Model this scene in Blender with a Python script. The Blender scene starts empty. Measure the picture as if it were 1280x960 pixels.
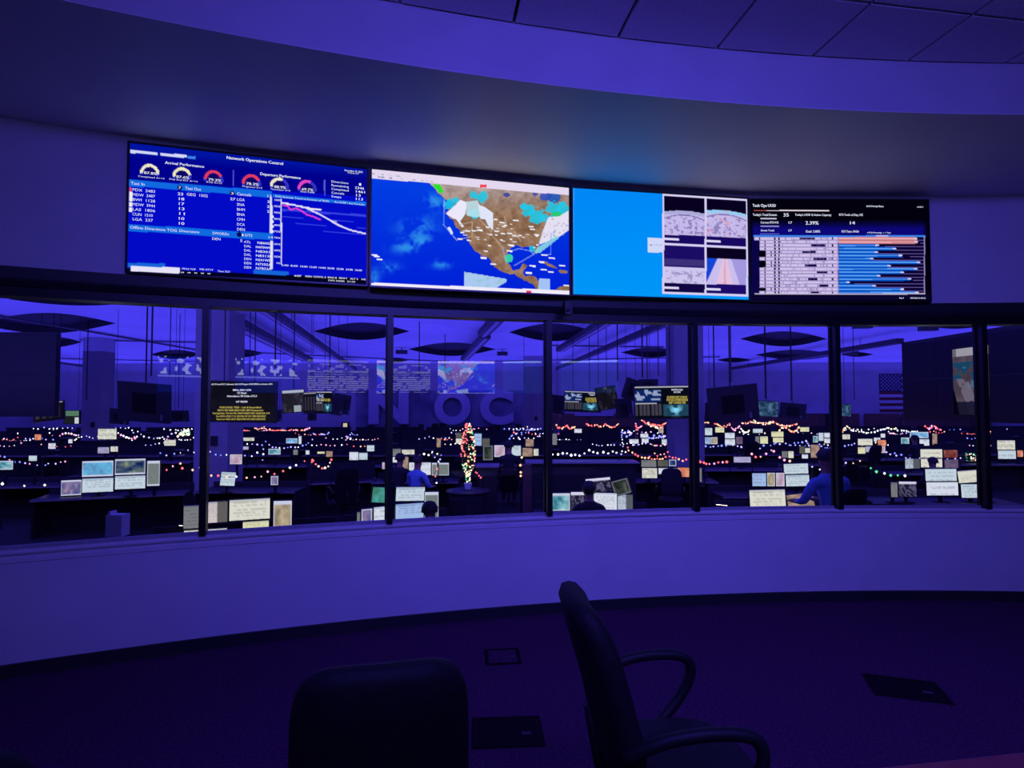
import bpy, bmesh, math, random
import numpy as np
from mathutils import Vector, Matrix

# ------------------------------------------------------------------ camera, world, lights, exposure
EYE = 1.81                       # eye height above the viewing room's floor
FPX, PITCH, ROLL = 713.163, 0.035166, -0.0015017
scene = bpy.context.scene
cam_d = bpy.data.cameras.new('camera'); cam = bpy.data.objects.new('camera', cam_d)
scene.collection.objects.link(cam); scene.camera = cam
cam_d.sensor_fit = 'HORIZONTAL'; cam_d.sensor_width = 36.0; cam_d.lens = FPX / 1280 * 36.0
cam_d.clip_start = 0.05; cam_d.clip_end = 200
cam.matrix_world = Matrix.Translation((0, 0, EYE)) @ Matrix.Rotation(math.pi / 2 + PITCH, 4, 'X') @ Matrix.Rotation(ROLL, 4, 'Z')

wd = bpy.data.worlds.new('world'); scene.world = wd; wd.use_nodes = True
wd.node_tree.nodes['Background'].inputs[0].default_value = (0.02, 0.015, 0.12, 1)
wd.node_tree.nodes['Background'].inputs[1].default_value = 0.05

def area(name, loc, target, size, size_y, power, color, spread=180):
    l = bpy.data.lights.new(name, 'AREA'); l.shape = 'RECTANGLE'; l.size = size; l.size_y = size_y
    l.energy = power; l.color = color; l.spread = math.radians(spread)
    o = bpy.data.objects.new(name, l); scene.collection.objects.link(o)
    o.location = loc
    o.rotation_euler = (Vector(target) - Vector(loc)).to_track_quat('-Z', 'Y').to_euler()
    return o
VIOLET = (0.105, 0.074, 1.0)
# LED wash light of the viewing room (fixture behind the photographer), then added fill lamps
area('wall_wash_light', (0.7, -0.3, 3.9), (0.9, 5.0, 1.25), 3.4, 0.25, 66, VIOLET, 100)
area('room_fill_light', (1.6, -1.4, 3.85), (1.6, 5.0, 2.2), 6.5, 0.3, 48, VIOLET, 150)  # soft fill added to even out the room, no known fixture
area('tile_fill_light', (1.3, -1.0, 3.45), (1.3, -1.0, 9), 9.0, 3.0, 42, VIOLET, 180)  # unseen upward panel added to brighten the ceiling tiles
# LED uplights that colour the ceiling of the operations floor; added fill lamps follow
area('ceiling_uplight', (0, 26, 4.3), (0, 26, 9), 74.0, 37.0, 12500, (0.075, 0.055, 1.0))
area('column_fill_light', (0, 8.2, 3.2), (0, 30, 1.2), 66.0, 2.4, 1300, (0.13, 0.10, 1.0))  # unseen strip added to brighten columns, display backs and desks
area('far_wall_fill_light', (0, 41.5, 4.5), (0, 45, 2.4), 74.0, 0.5, 420, (0.13, 0.10, 1.0))  # added lamp that lifts the otherwise too dark far wall

scene.view_settings.view_transform = 'Standard'; scene.view_settings.look = 'None'
scene.view_settings.exposure = 0.0; scene.view_settings.gamma = 1.0
scene.view_settings.use_curve_mapping = False
random.seed(4); rng = np.random.default_rng(4)
PI = math.pi

# ------------------------------------------------------------------ pixel -> world helpers (used once, to find real positions)
def ray(px, py):
    c, s = math.cos(ROLL), math.sin(ROLL); du, dv = px - 640, py - 480
    u = du * c + dv * s; v = -du * s + dv * c
    return Vector((u / FPX, math.cos(PITCH) + v / FPX * math.sin(PITCH), math.sin(PITCH) - v / FPX * math.cos(PITCH)))
def at_y(px, py, y): r = ray(px, py); r *= y / r.y; return Vector((r.x, r.y, r.z + EYE))
def at_z(px, py, z): r = ray(px, py); r *= (z - EYE) / r.z; return Vector((r.x, r.y, z))
def to_px(P):
    P = np.asarray(P, float); x, y, z = P[:, 0], P[:, 1], P[:, 2] - EYE
    yc = y * math.cos(PITCH) + z * math.sin(PITCH); zc = -y * math.sin(PITCH) + z * math.cos(PITCH)
    u, v = FPX * x / yc, -FPX * zc / yc; c, s = math.cos(ROLL), math.sin(ROLL)
    return np.stack([640 + u * c - v * s, 480 + u * s + v * c], 1)

# ------------------------------------------------------------------ materials
def lin(c):
    c = np.asarray(c, float) / 255.0
    return np.where(c <= 0.04045, c / 12.92, ((c + 0.055) / 1.055) ** 2.4)
def L4(r, g, b): return tuple(lin((r, g, b))) + (1.0,)
_mats = {}
def mat(name, col, rough=0.6, metal=0.0, spec=0.5, noise=None, bump=None, emit=None):
    """procedural principled material; noise = (scale, amount) colour grain, bump = (scale, strength)"""
    if name in _mats: return _mats[name]
    m = bpy.data.materials.new(name); m.use_nodes = True; nt = m.node_tree; b = nt.nodes['Principled BSDF']
    b.inputs['Roughness'].default_value = rough; b.inputs['Metallic'].default_value = metal
    b.inputs['Specular IOR Level'].default_value = spec
    b.inputs['Base Color'].default_value = (*col[:3], 1)
    tc = nt.nodes.new('ShaderNodeTexCoord')
    if noise:
        n = nt.nodes.new('ShaderNodeTexNoise'); n.inputs['Scale'].default_value = noise[0]; n.inputs['Detail'].default_value = 6
        nt.links.new(tc.outputs['Object'], n.inputs['Vector'])
        r = nt.nodes.new('ShaderNodeValToRGB'); a = noise[1]
        r.color_ramp.elements[0].position = 0.3; r.color_ramp.elements[1].position = 0.7
        r.color_ramp.elements[0].color = (*[c * (1 - a) for c in col[:3]], 1); r.color_ramp.elements[1].color = (*[min(1, c * (1 + a)) for c in col[:3]], 1)
        nt.links.new(n.outputs['Fac'], r.inputs['Fac']); nt.links.new(r.outputs['Color'], b.inputs['Base Color'])
    if bump:
        n = nt.nodes.new('ShaderNodeTexNoise'); n.inputs['Scale'].default_value = bump[0]; n.inputs['Detail'].default_value = 4
        nt.links.new(tc.outputs['Object'], n.inputs['Vector'])
        bp = nt.nodes.new('ShaderNodeBump'); bp.inputs['Strength'].default_value = bump[1]; bp.inputs['Distance'].default_value = 0.01
        nt.links.new(n.outputs['Fac'], bp.inputs['Height']); nt.links.new(bp.outputs['Normal'], b.inputs['Normal'])
    if emit:
        b.inputs['Emission Color'].default_value = (*emit[:3], 1); b.inputs['Emission Strength'].default_value = emit[3]
    _mats[name] = m; return m
def glow(name, col, strength=1.0, sample=False):
    if name in _mats: return _mats[name]
    m = bpy.data.materials.new(name); m.use_nodes = True; nt = m.node_tree; nt.nodes.clear()
    e = nt.nodes.new('ShaderNodeEmission'); o = nt.nodes.new('ShaderNodeOutputMaterial')
    e.inputs[0].default_value = (*col[:3], 1); e.inputs[1].default_value = strength
    nt.links.new(e.outputs[0], o.inputs[0])
    m.cycles.emission_sampling = 'AUTO' if sample else 'NONE'
    _mats[name] = m; return m
def glow_attr(name, strength=1.0, sample=False):
    if name in _mats: return _mats[name]
    m = glow(name, (1, 1, 1), strength, sample); nt = m.node_tree
    a = nt.nodes.new('ShaderNodeAttribute'); a.attribute_name = 'Col'
    nt.links.new(a.outputs['Color'], nt.nodes['Emission'].inputs[0]); return m

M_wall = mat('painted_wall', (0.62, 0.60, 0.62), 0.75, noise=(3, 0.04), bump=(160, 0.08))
M_ceil = mat('ceiling_plaster', (0.62, 0.60, 0.62), 0.8, noise=(2, 0.03))
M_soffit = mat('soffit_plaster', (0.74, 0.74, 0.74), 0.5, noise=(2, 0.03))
M_tile = mat('mineral_ceiling_tile', (0.80, 0.78, 0.80), 0.9, noise=(90, 0.12), bump=(220, 0.3))
M_void = mat('dark_void', (0.01, 0.01, 0.015), 0.9, noise=(5, 0.2))
M_carpet = mat('dark_carpet', (0.085, 0.022, 0.075), 0.95, spec=0.1, noise=(70, 0.55), bump=(260, 0.6))
M_black = mat('black_trim', (0.02, 0.02, 0.025), 0.45, noise=(20, 0.1))
M_mull = mat('black_anodised_metal', (0.008, 0.008, 0.012), 0.35, metal=0.3, noise=(30, 0.1))
M_bead = mat('glazing_bead', (0.30, 0.28, 0.32), 0.5, noise=(30, 0.1))
M_bezel = mat('black_bezel', (0.008, 0.008, 0.010), 0.35, noise=(40, 0.1))
M_desk = mat('dark_desk_laminate', (0.011, 0.010, 0.013), 0.45, noise=(8, 0.2))
M_edge = mat('desk_edge_strip', (0.22, 0.20, 0.22), 0.4, noise=(20, 0.1))
M_part = mat('grey_partition_fabric', (0.022, 0.020, 0.026), 0.95, noise=(60, 0.2))
M_leather = mat('black_leather', (0.006, 0.005, 0.008), 0.65, spec=0.25, noise=(15, 0.2), bump=(60, 0.3))
M_plastic = mat('black_plastic', (0.006, 0.006, 0.009), 0.55, spec=0.3, noise=(30, 0.15))
M_nocfloor = mat('operations_carpet', (0.007, 0.006, 0.009), 0.95, noise=(30, 0.3))
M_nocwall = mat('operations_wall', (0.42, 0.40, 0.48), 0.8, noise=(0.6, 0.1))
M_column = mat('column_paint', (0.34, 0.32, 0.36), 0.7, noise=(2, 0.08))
M_cloud = mat('ceiling_cloud_paint', (0.62, 0.62, 0.66), 0.8, noise=(0.35, 0.1))
M_duct = mat('dark_duct_metal', (0.03, 0.028, 0.035), 0.6, noise=(4, 0.3))
M_wood = mat('brown_wood_panel', (0.16, 0.075, 0.05), 0.6, noise=(4, 0.35))
M_table = mat('dark_red_wood_top', (0.20, 0.025, 0.03), 0.35, noise=(6, 0.3))
M_paper = mat('white_plastic', (0.7, 0.7, 0.72), 0.5, noise=(20, 0.05))
M_green = mat('artificial_fir', (0.02, 0.06, 0.02), 0.8, noise=(40, 0.5))
M_cord = mat('green_cord', (0.01, 0.03, 0.015), 0.6, noise=(40, 0.2))
M_skin = mat('skin', (0.30, 0.16, 0.11), 0.6, noise=(20, 0.1))
M_hair = mat('dark_hair', (0.012, 0.009, 0.008), 0.6, noise=(60, 0.4))
M_shirt_d = mat('dark_shirt', (0.015, 0.014, 0.02), 0.85, noise=(40, 0.3))
M_shirt_b = mat('blue_shirt', (0.16, 0.32, 0.62), 0.8, noise=(30, 0.15))
M_trous = mat('dark_trousers', (0.012, 0.012, 0.018), 0.85, noise=(40, 0.2))
M_flagw = mat('flag_white', (0.55, 0.52, 0.60), 0.9, noise=(9, 0.08))
M_flagr = mat('flag_red', (0.16, 0.02, 0.03), 0.9, noise=(9, 0.08))
M_flagb = mat('flag_blue', (0.02, 0.025, 0.09), 0.9, noise=(9, 0.08))
M_letter = mat('raised_letter', (0.46, 0.42, 0.60), 0.6, noise=(1, 0.05))
M_sens = mat('grey_plastic', (0.30, 0.30, 0.33), 0.4, noise=(30, 0.1))
M_bulk = mat('wooden_shelf_red', (0.10, 0.04, 0.035), 0.6, noise=(5, 0.3))
M_scr = glow_attr('screen_picture', 1.02, True)
M_scr_small = glow_attr('monitor_picture', 1.2, False)
M_scr_rear = glow_attr('rear_screen_picture', 4.5, True)
G_white = glow('white_screen_print', (0.80, 0.82, 1.0), 1.0)
G_yellow = glow('yellow_screen_print', (0.75, 0.62, 0.12), 0.8)
G_dimwhite = glow('dim_white_print', (0.5, 0.5, 0.6), 0.8)

# glass: clear pane with Fresnel mirror
def glass_mat():
    m = bpy.data.materials.new('window_glass'); m.use_nodes = True; nt = m.node_tree; nt.nodes.clear()
    o = nt.nodes.new('ShaderNodeOutputMaterial'); mx = nt.nodes.new('ShaderNodeMixShader')
    t = nt.nodes.new('ShaderNodeBsdfTransparent'); g = nt.nodes.new('ShaderNodeBsdfGlossy'); f = nt.nodes.new('ShaderNodeFresnel')
    t.inputs[0].default_value = (0.95, 0.95, 0.97, 1); g.inputs['Roughness'].default_value = 0.0
    ge = nt.nodes.new('ShaderNodeNewGeometry'); mr = nt.nodes.new('ShaderNodeMapRange')   # same mirror share on both faces of the pane
    mr.inputs['To Min'].default_value = 1.62; mr.inputs['To Max'].default_value = 1 / 1.62
    nt.links.new(ge.outputs['Backfacing'], mr.inputs['Value']); nt.links.new(mr.outputs[0], f.inputs['IOR'])
    nt.links.new(f.outputs[0], mx.inputs[0]); nt.links.new(t.outputs[0], mx.inputs[1]); nt.links.new(g.outputs[0], mx.inputs[2])
    nt.links.new(mx.outputs[0], o.inputs[0]); return m
M_glass = glass_mat()

# ------------------------------------------------------------------ mesh builder
class MB:
    def __init__(s): s.v = []; s.f = []; s.m = []; s.cur = 0
    def add(s, vs, fs):
        b = len(s.v); s.v += [tuple(v) for v in vs]; s.f += [tuple(b + i for i in f) for f in fs]; s.m += [s.cur] * len(fs); return s
    def box(s, c, d, R=None):
        x, y, z = d[0] / 2, d[1] / 2, d[2] / 2; c = Vector(c)
        P = [Vector((a * x, b * y, e * z)) for e in (-1, 1) for b in (-1, 1) for a in (-1, 1)]
        if R is not None: P = [R @ p for p in P]
        return s.add([c + p for p in P], [(0, 2, 3, 1), (4, 5, 7, 6), (0, 1, 5, 4), (2, 6, 7, 3), (0, 4, 6, 2), (1, 3, 7, 5)])
    def bar(s, a, b, w, h):
        a, b = Vector(a), Vector(b); d = b - a; n = d.length; q = d.to_track_quat('Y', 'Z').to_matrix()
        return s.box((a + b) / 2, (w, n, h), q)
    def tube(s, pts, rad, n=8, cap=True):
        pts = [Vector(p) for p in pts]; rs = rad if isinstance(rad, (list, tuple)) else [rad] * len(pts)
        b = len(s.v); up = None
        for i, p in enumerate(pts):
            d = (pts[min(i + 1, len(pts) - 1)] - pts[max(i - 1, 0)]).normalized()
            if up is None: up = Vector((0, 0, 1)) if abs(d.z) < 0.9 else Vector((1, 0, 0))
            x = d.cross(up).normalized(); y = x.cross(d).normalized(); up = y
            for k in range(n):
                a = 2 * PI * k / n; s.v.append(tuple(p + (x * math.cos(a) + y * math.sin(a)) * rs[i]))
        for i in range(len(pts) - 1):
            for k in range(n):
                s.f.append((b + i * n + k, b + i * n + (k + 1) % n, b + (i + 1) * n + (k + 1) % n, b + (i + 1) * n + k)); s.m.append(s.cur)
        if cap:
            s.f.append(tuple(b + k for k in reversed(range(n)))); s.f.append(tuple(b + (len(pts) - 1) * n + k for k in range(n))); s.m += [s.cur] * 2
        return s
    def lathe(s, prof, c=(0, 0, 0), n=16):
        return s.tube([Vector(c) + Vector((0, 0, z)) for r, z in prof], [max(r, 1e-4) for r, z in prof], n) if False else s._lathe(prof, c, n)
    def _lathe(s, prof, c, n):
        b = len(s.v)
        for r, z in prof:
            for k in range(n):
                a = 2 * PI * k / n; s.v.append((c[0] + r * math.cos(a), c[1] + r * math.sin(a), c[2] + z))
        for i in range(len(prof) - 1):
            for k in range(n):
                s.f.append((b + i * n + k, b + i * n + (k + 1) % n, b + (i + 1) * n + (k + 1) % n, b + (i + 1) * n + k)); s.m.append(s.cur)
        s.f.append(tuple(b + k for k in reversed(range(n)))); s.f.append(tuple(b + (len(prof) - 1) * n + k for k in range(n))); s.m += [s.cur] * 2
        return s
    def prism(s, poly, z0, z1):
        n = len(poly); b = len(s.v)
        s.v += [(p[0], p[1], z0) for p in poly] + [(p[0], p[1], z1) for p in poly]
        s.f.append(tuple(b + k for k in reversed(range(n)))); s.f.append(tuple(b + n + k for k in range(n))); s.m += [s.cur] * 2
        for k in range(n):
            s.f.append((b + k, b + (k + 1) % n, b + n + (k + 1) % n, b + n + k)); s.m.append(s.cur)
        return s
    def octa(s, c, r):
        c = Vector(c); P = [c + Vector(d) * r for d in ((1, 0, 0), (-1, 0, 0), (0, 1, 0), (0, -1, 0), (0, 0, 1), (0, 0, -1))]
        return s.add(P, [(0, 2, 4), (2, 1, 4), (1, 3, 4), (3, 0, 4), (2, 0, 5), (1, 2, 5), (3, 1, 5), (0, 3, 5)])
    def build(s, name, mats, parent=None, loc=None, smooth=False, bevel=0, subsurf=0):
        me = bpy.data.meshes.new(name); me.from_pydata(s.v, [], s.f)
        if not isinstance(mats, (list, tuple)): mats = [mats]
        for m in mats: me.materials.append(m)
        me.polygons.foreach_set('material_index', s.m)
        if smooth: me.polygons.foreach_set('use_smooth', [True] * len(s.f))
        me.update()
        o = bpy.data.objects.new(name, me); scene.collection.objects.link(o)
        if parent: o.parent = parent
        if loc is not None: o.location = loc
        if bevel:
            b = o.modifiers.new('bevel', 'BEVEL'); b.width = bevel; b.segments = 2; b.limit_method = 'ANGLE'
        if subsurf:
            b = o.modifiers.new('subsurf', 'SUBSURF'); b.levels = subsurf; b.render_levels = subsurf
        return o
def tag(o, label=None, cat=None, group=None, kind=None):
    if label: o['label'] = label
    if cat: o['category'] = cat
    if group: o['group'] = group
    if kind: o['kind'] = kind
    return o
def empty(name, loc=(0, 0, 0), rz=0.0, rx=0.0):
    o = bpy.data.objects.new(name, None); scene.collection.objects.link(o); o.location = loc; o.rotation_euler = (rx, 0, rz); o.empty_display_size = 0.1; return o
def copy_tree(o, parent=None):
    c = o.copy(); scene.collection.objects.link(c); c.parent = parent
    for ch in list(o.children): copy_tree(ch, c)
    return c

# ------------------------------------------------------------------ viewing room shell
CX, CY, R = 3.62334, -11.92811, 17.24789
T0, DT = -0.350372, 0.0788383
Z_SILL, Z_WTOP = EYE - 0.96966, EYE + 0.73814
Z_BAND, Z_SOF, Z_CEIL = EYE + 0.933, EYE + 1.950, EYE + 2.295
R_IN = 15.72
TA, TB = -0.66, 0.34            # angular run of the curved wall
def cyl(t, r=R): return CX + r * math.sin(t), CY + r * math.cos(t)
def ring(name, prof, m, parent=None, n=110, ta=TA, tb=TB, closed=True, smooth=True):
    """sweep a closed profile of (radius, z) along the curved wall"""
    mb = MB(); k = len(prof)
    for i in range(n + 1):
        t = ta + (tb - ta) * i / n
        for r, z in prof: x, y = cyl(t, r); mb.v.append((x, y, z))
    for i in range(n):
        for j in range(k):
            a, b = i * k + j, i * k + (j + 1) % k
            mb.f.append((a, b, b + k, a + k)); mb.m.append(0)
    mb.f.append(tuple(reversed(range(k)))); mb.f.append(tuple(n * k + j for j in range(k))); mb.m += [0, 0]
    o = mb.build(name, m, parent); return o

XL, XR, YB = -6.6, 9.2, -7.6
st = lambda o: tag(o, kind='structure')
st(MB().box((1.3, -1.1, -0.05), (15.8, 13.2, 0.1)).build('floor', M_carpet))
st(ring('wall_front', [(R, 0), (R, Z_SILL - 0.03), (R + 0.16, Z_SILL - 0.03), (R + 0.16, 0)], M_wall))
st(ring('wall_front_upper', [(R, Z_BAND), (R, Z_SOF), (R + 0.16, Z_SOF), (R + 0.16, Z_BAND)], M_wall))
bb = st(ring('baseboard_front', [(R - 0.012, 0), (R - 0.012, 0.085), (R - 0.001, 0.09), (R - 0.001, 0)], M_black))
# sill: thin projecting cap with rounded nose, and a slight groove line under it
st(ring('trim_1', [(R - 0.018, Z_SILL - 0.03), (R - 0.022, Z_SILL - 0.016), (R - 0.016, Z_SILL), (R + 0.16, Z_SILL), (R + 0.16, Z_SILL - 0.029), (R + 0.0, Z_SILL - 0.029)], M_wall))
st(ring('trim_2', [(R - 0.010, Z_SILL - 0.085), (R - 0.010, Z_SILL - 0.06), (R - 0.001, Z_SILL - 0.055), (R - 0.001, Z_SILL - 0.09)], M_wall))
# dark header between the windows and the screens, in stepped profiles
st(ring('trim_3', [(R - 0.03, Z_BAND - 0.075), (R - 0.035, Z_BAND), (R + 0.16, Z_BAND), (R + 0.16, Z_BAND - 0.075)], M_black))
st(ring('trim_4', [(R - 0.015, Z_WTOP + 0.065), (R - 0.045, Z_BAND - 0.095), (R - 0.03, Z_BAND - 0.0752), (R + 0.15, Z_BAND - 0.0752), (R + 0.15, Z_WTOP + 0.065)], M_black))
st(ring('trim_5', [(R + 0.0, Z_WTOP), (R + 0.0, Z_WTOP + 0.0648), (R + 0.15, Z_WTOP + 0.0648), (R + 0.15, Z_WTOP)], M_mull))
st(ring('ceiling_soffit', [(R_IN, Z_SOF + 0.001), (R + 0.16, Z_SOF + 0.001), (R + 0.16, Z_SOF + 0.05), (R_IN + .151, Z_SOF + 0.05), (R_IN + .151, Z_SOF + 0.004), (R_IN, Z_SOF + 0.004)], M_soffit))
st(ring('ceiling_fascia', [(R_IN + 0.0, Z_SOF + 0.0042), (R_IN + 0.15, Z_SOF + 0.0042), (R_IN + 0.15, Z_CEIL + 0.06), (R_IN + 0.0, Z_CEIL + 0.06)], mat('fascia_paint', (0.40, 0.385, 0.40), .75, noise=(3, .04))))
# side and back walls
H = Z_CEIL + 0.1
st(MB().box((XL - 0.06, -2.7, H / 2), (0.12, 9.8, H)).build('wall_left', M_wall))
st(MB().box((XR + 0.06, -1.4, H / 2), (0.12, 12.4, H)).build('wall_right', M_wall))
st(MB().box((1.3, YB - 0.06, H / 2), (XR - XL, 0.12, H)).build('wall_back', M_wall))
# tiled ceiling inside the curved fascia: a dark backing with a grid of separate tiles below it
ceil = st(MB().box((1.3, -1.4, Z_CEIL + 0.09), (15.8, 12.4, 0.06)).build('ceiling', M_void))
A = math.radians(8.5); ax, ay = Vector((math.cos(A), math.sin(A))), Vector((-math.sin(A), math.cos(A))); P0 = Vector((2.07, 3.20)); PT = 0.67
def clip(poly, fn, cut):
    out = []
    for i in range(len(poly)):
        a, b = poly[i], poly[(i + 1) % len(poly)]; ia, ib = fn(a) >= 0, fn(b) >= 0
        if ia: out.append(a)
        if ia != ib: out.append(cut(a, b))
    return out
def bis(fn):
    def c(a, b):
        fa = fn(a)
        for _ in range(24):
            m = (a + b) / 2
            if (fn(m) >= 0) == (fa >= 0): a = m
            else: b = m
        return a
    return c
inside = lambda p: (R_IN - 0.012) - math.hypot(p.x - CX, p.y - CY)
full_tile = None; ntile = 0
for i in range(-11, 11):
    for j in range(-17, 3):
        c = P0 + ax * ((i + 0.5) * PT) + ay * ((j + 0.5) * PT)
        if not (XL + 0.5 < c.x < XR - 0.5 and YB + 0.5 < c.y): continue
        h = PT / 2 - 0.011
        q = [c - ax * h - ay * h, c + ax * h - ay * h, c + ax * h + ay * h, c - ax * h + ay * h]
        if all(inside(p) > 0 for p in q):
            if full_tile is None:
                full_tile = MB().box((0, 0, 0), (2 * h, 2 * h, 0.03)).build('ceiling_tile', M_tile, ceil); o = full_tile
            else:
                o = full_tile.copy(); scene.collection.objects.link(o)
            o.location = (c.x, c.y, Z_CEIL + 0.02); o.rotation_euler = (0, 0, A); ntile += 1
        elif any(inside(p) > 0 for p in q):
            d = []                                    # subdivide the edges so the cut follows the curve
            for a, b in zip(q, q[1:] + q[:1]): d += [a + (b - a) * (t / 6) for t in range(6)]
            pc = clip(d, inside, bis(inside))
            if len(pc) > 2:
                MB().prism(pc, Z_CEIL + 0.005, Z_CEIL + 0.035).build('ceiling_tile', M_tile, ceil)

# windows: flat panes between mullions standing on the curve
for k in range(-4, 9):
    t, t2 = T0 + k * DT, T0 + (k + 1) * DT
    x0, y0 = cyl(t, R + 0.05); x1, y1 = cyl(t2, R + 0.05)
    w = empty('window_%d' % (k + 5)); st(w)
    a0 = math.atan2(y1 - y0, x1 - x0); L = math.hypot(x1 - x0, y1 - y0)
    RM = Matrix.Rotation(a0, 3, 'Z'); mid = Vector(((x0 + x1) / 2, (y0 + y1) / 2, 0))
    zc, zh = (Z_SILL + Z_WTOP) / 2, Z_WTOP - Z_SILL
    MB().box(mid + Vector((0, 0, zc)), (L - 0.046, 0.008, zh - 0.01), RM).build('glass_pane', M_glass, w)
    mm = Matrix.Rotation(-t, 3, 'Z')
    MB().box((*cyl(t, R + 0.02), zc), (0.046, 0.12, zh - 0.002), mm).build('mullion', M_mull, w)
    nrm = RM @ Vector((0, -1, 0))
    MB().box(mid + Vector((0, 0, Z_SILL + 0.011)) + nrm * 0.012, (L - 0.05, 0.014, 0.02), RM).build('glazing_bead', M_bead, w)
    sd = RM @ Vector((1, 0, 0))
    MB().box(mid + Vector((0, 0, zc)) + nrm * 0.010 + sd * (L / 2 - 0.030), (0.012, 0.012, zh - 0.05), RM).build('glazing_bead', M_mull, w)

# ------------------------------------------------------------------ painted screen grids
def grid_mesh(name, o3, ux, uz, w, h, nx, nz, paint, m, parent=None, mode='px'):
    """a flat lit picture: origin o3 = top-left corner, ux right, uz down; paint(px, py or u, v) -> srgb 0..255"""
    U, V = np.meshgrid(np.linspace(0, 1, nx + 1), np.linspace(0, 1, nz + 1))
    P = np.array(o3)[None, :] + (U.ravel() * w)[:, None] * np.array(ux)[None, :] + (V.ravel() * h)[:, None] * np.array(uz)[None, :]
    if mode == 'px': q = to_px(P); col = paint(q[:, 0], q[:, 1])
    else: col = paint(U.ravel(), V.ravel())
    me = bpy.data.meshes.new(name)
    i = np.arange(nz)[:, None] * (nx + 1) + np.arange(nx)[None, :]
    F = np.stack([i, i + nx + 1, i + nx + 2, i + 1], -1).reshape(-1, 4)
    me.from_pydata(P.tolist(), [], F.tolist()); me.materials.append(m)
    at = me.color_attributes.new('Col', 'FLOAT_COLOR', 'POINT')
    at.data.foreach_set('color', np.concatenate([lin(np.clip(col, 0, 255)), np.ones((len(P), 1))], 1).astype(np.float32).ravel())
    me.update(); o = bpy.data.objects.new(name, me); scene.collection.objects.link(o)
    if parent: o.parent = parent
    return o
def vnoise(x, y, s, seed=0):
    x = x / s; y = y / s; xi, yi = np.floor(x).astype(int), np.floor(y).astype(int); fx, fy = x - xi, y - yi
    fx, fy = fx * fx * (3 - 2 * fx), fy * fy * (3 - 2 * fy)
    def h(a, b): return ((np.sin(a * 127.1 + b * 311.7 + seed * 74.7) * 43758.5453) % 1.0)
    return (h(xi, yi) * (1 - fx) + h(xi + 1, yi) * fx) * (1 - fy) + (h(xi, yi + 1) * (1 - fx) + h(xi + 1, yi + 1) * fx) * fy
def fbm(x, y, s, seed=0): return 0.5 * vnoise(x, y, s, seed) + 0.3 * vnoise(x, y, s / 2, seed + 1) + 0.2 * vnoise(x, y, s / 4, seed + 2)
def inpoly(x, y, poly):
    c = np.zeros(len(x), bool); n = len(poly)
    for i in range(n):
        (x1, y1), (x2, y2) = poly[i], poly[(i + 1) % n]
        if y1 == y2: continue
        m = ((y1 > y) != (y2 > y)) & (x < (x2 - x1) * (y - y1) / (y2 - y1) + x1); c ^= m
    return c
def setc(col, m, c, a=1.0):
    col[m] = col[m] * (1 - a) + np.array(c, float) * a

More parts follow.
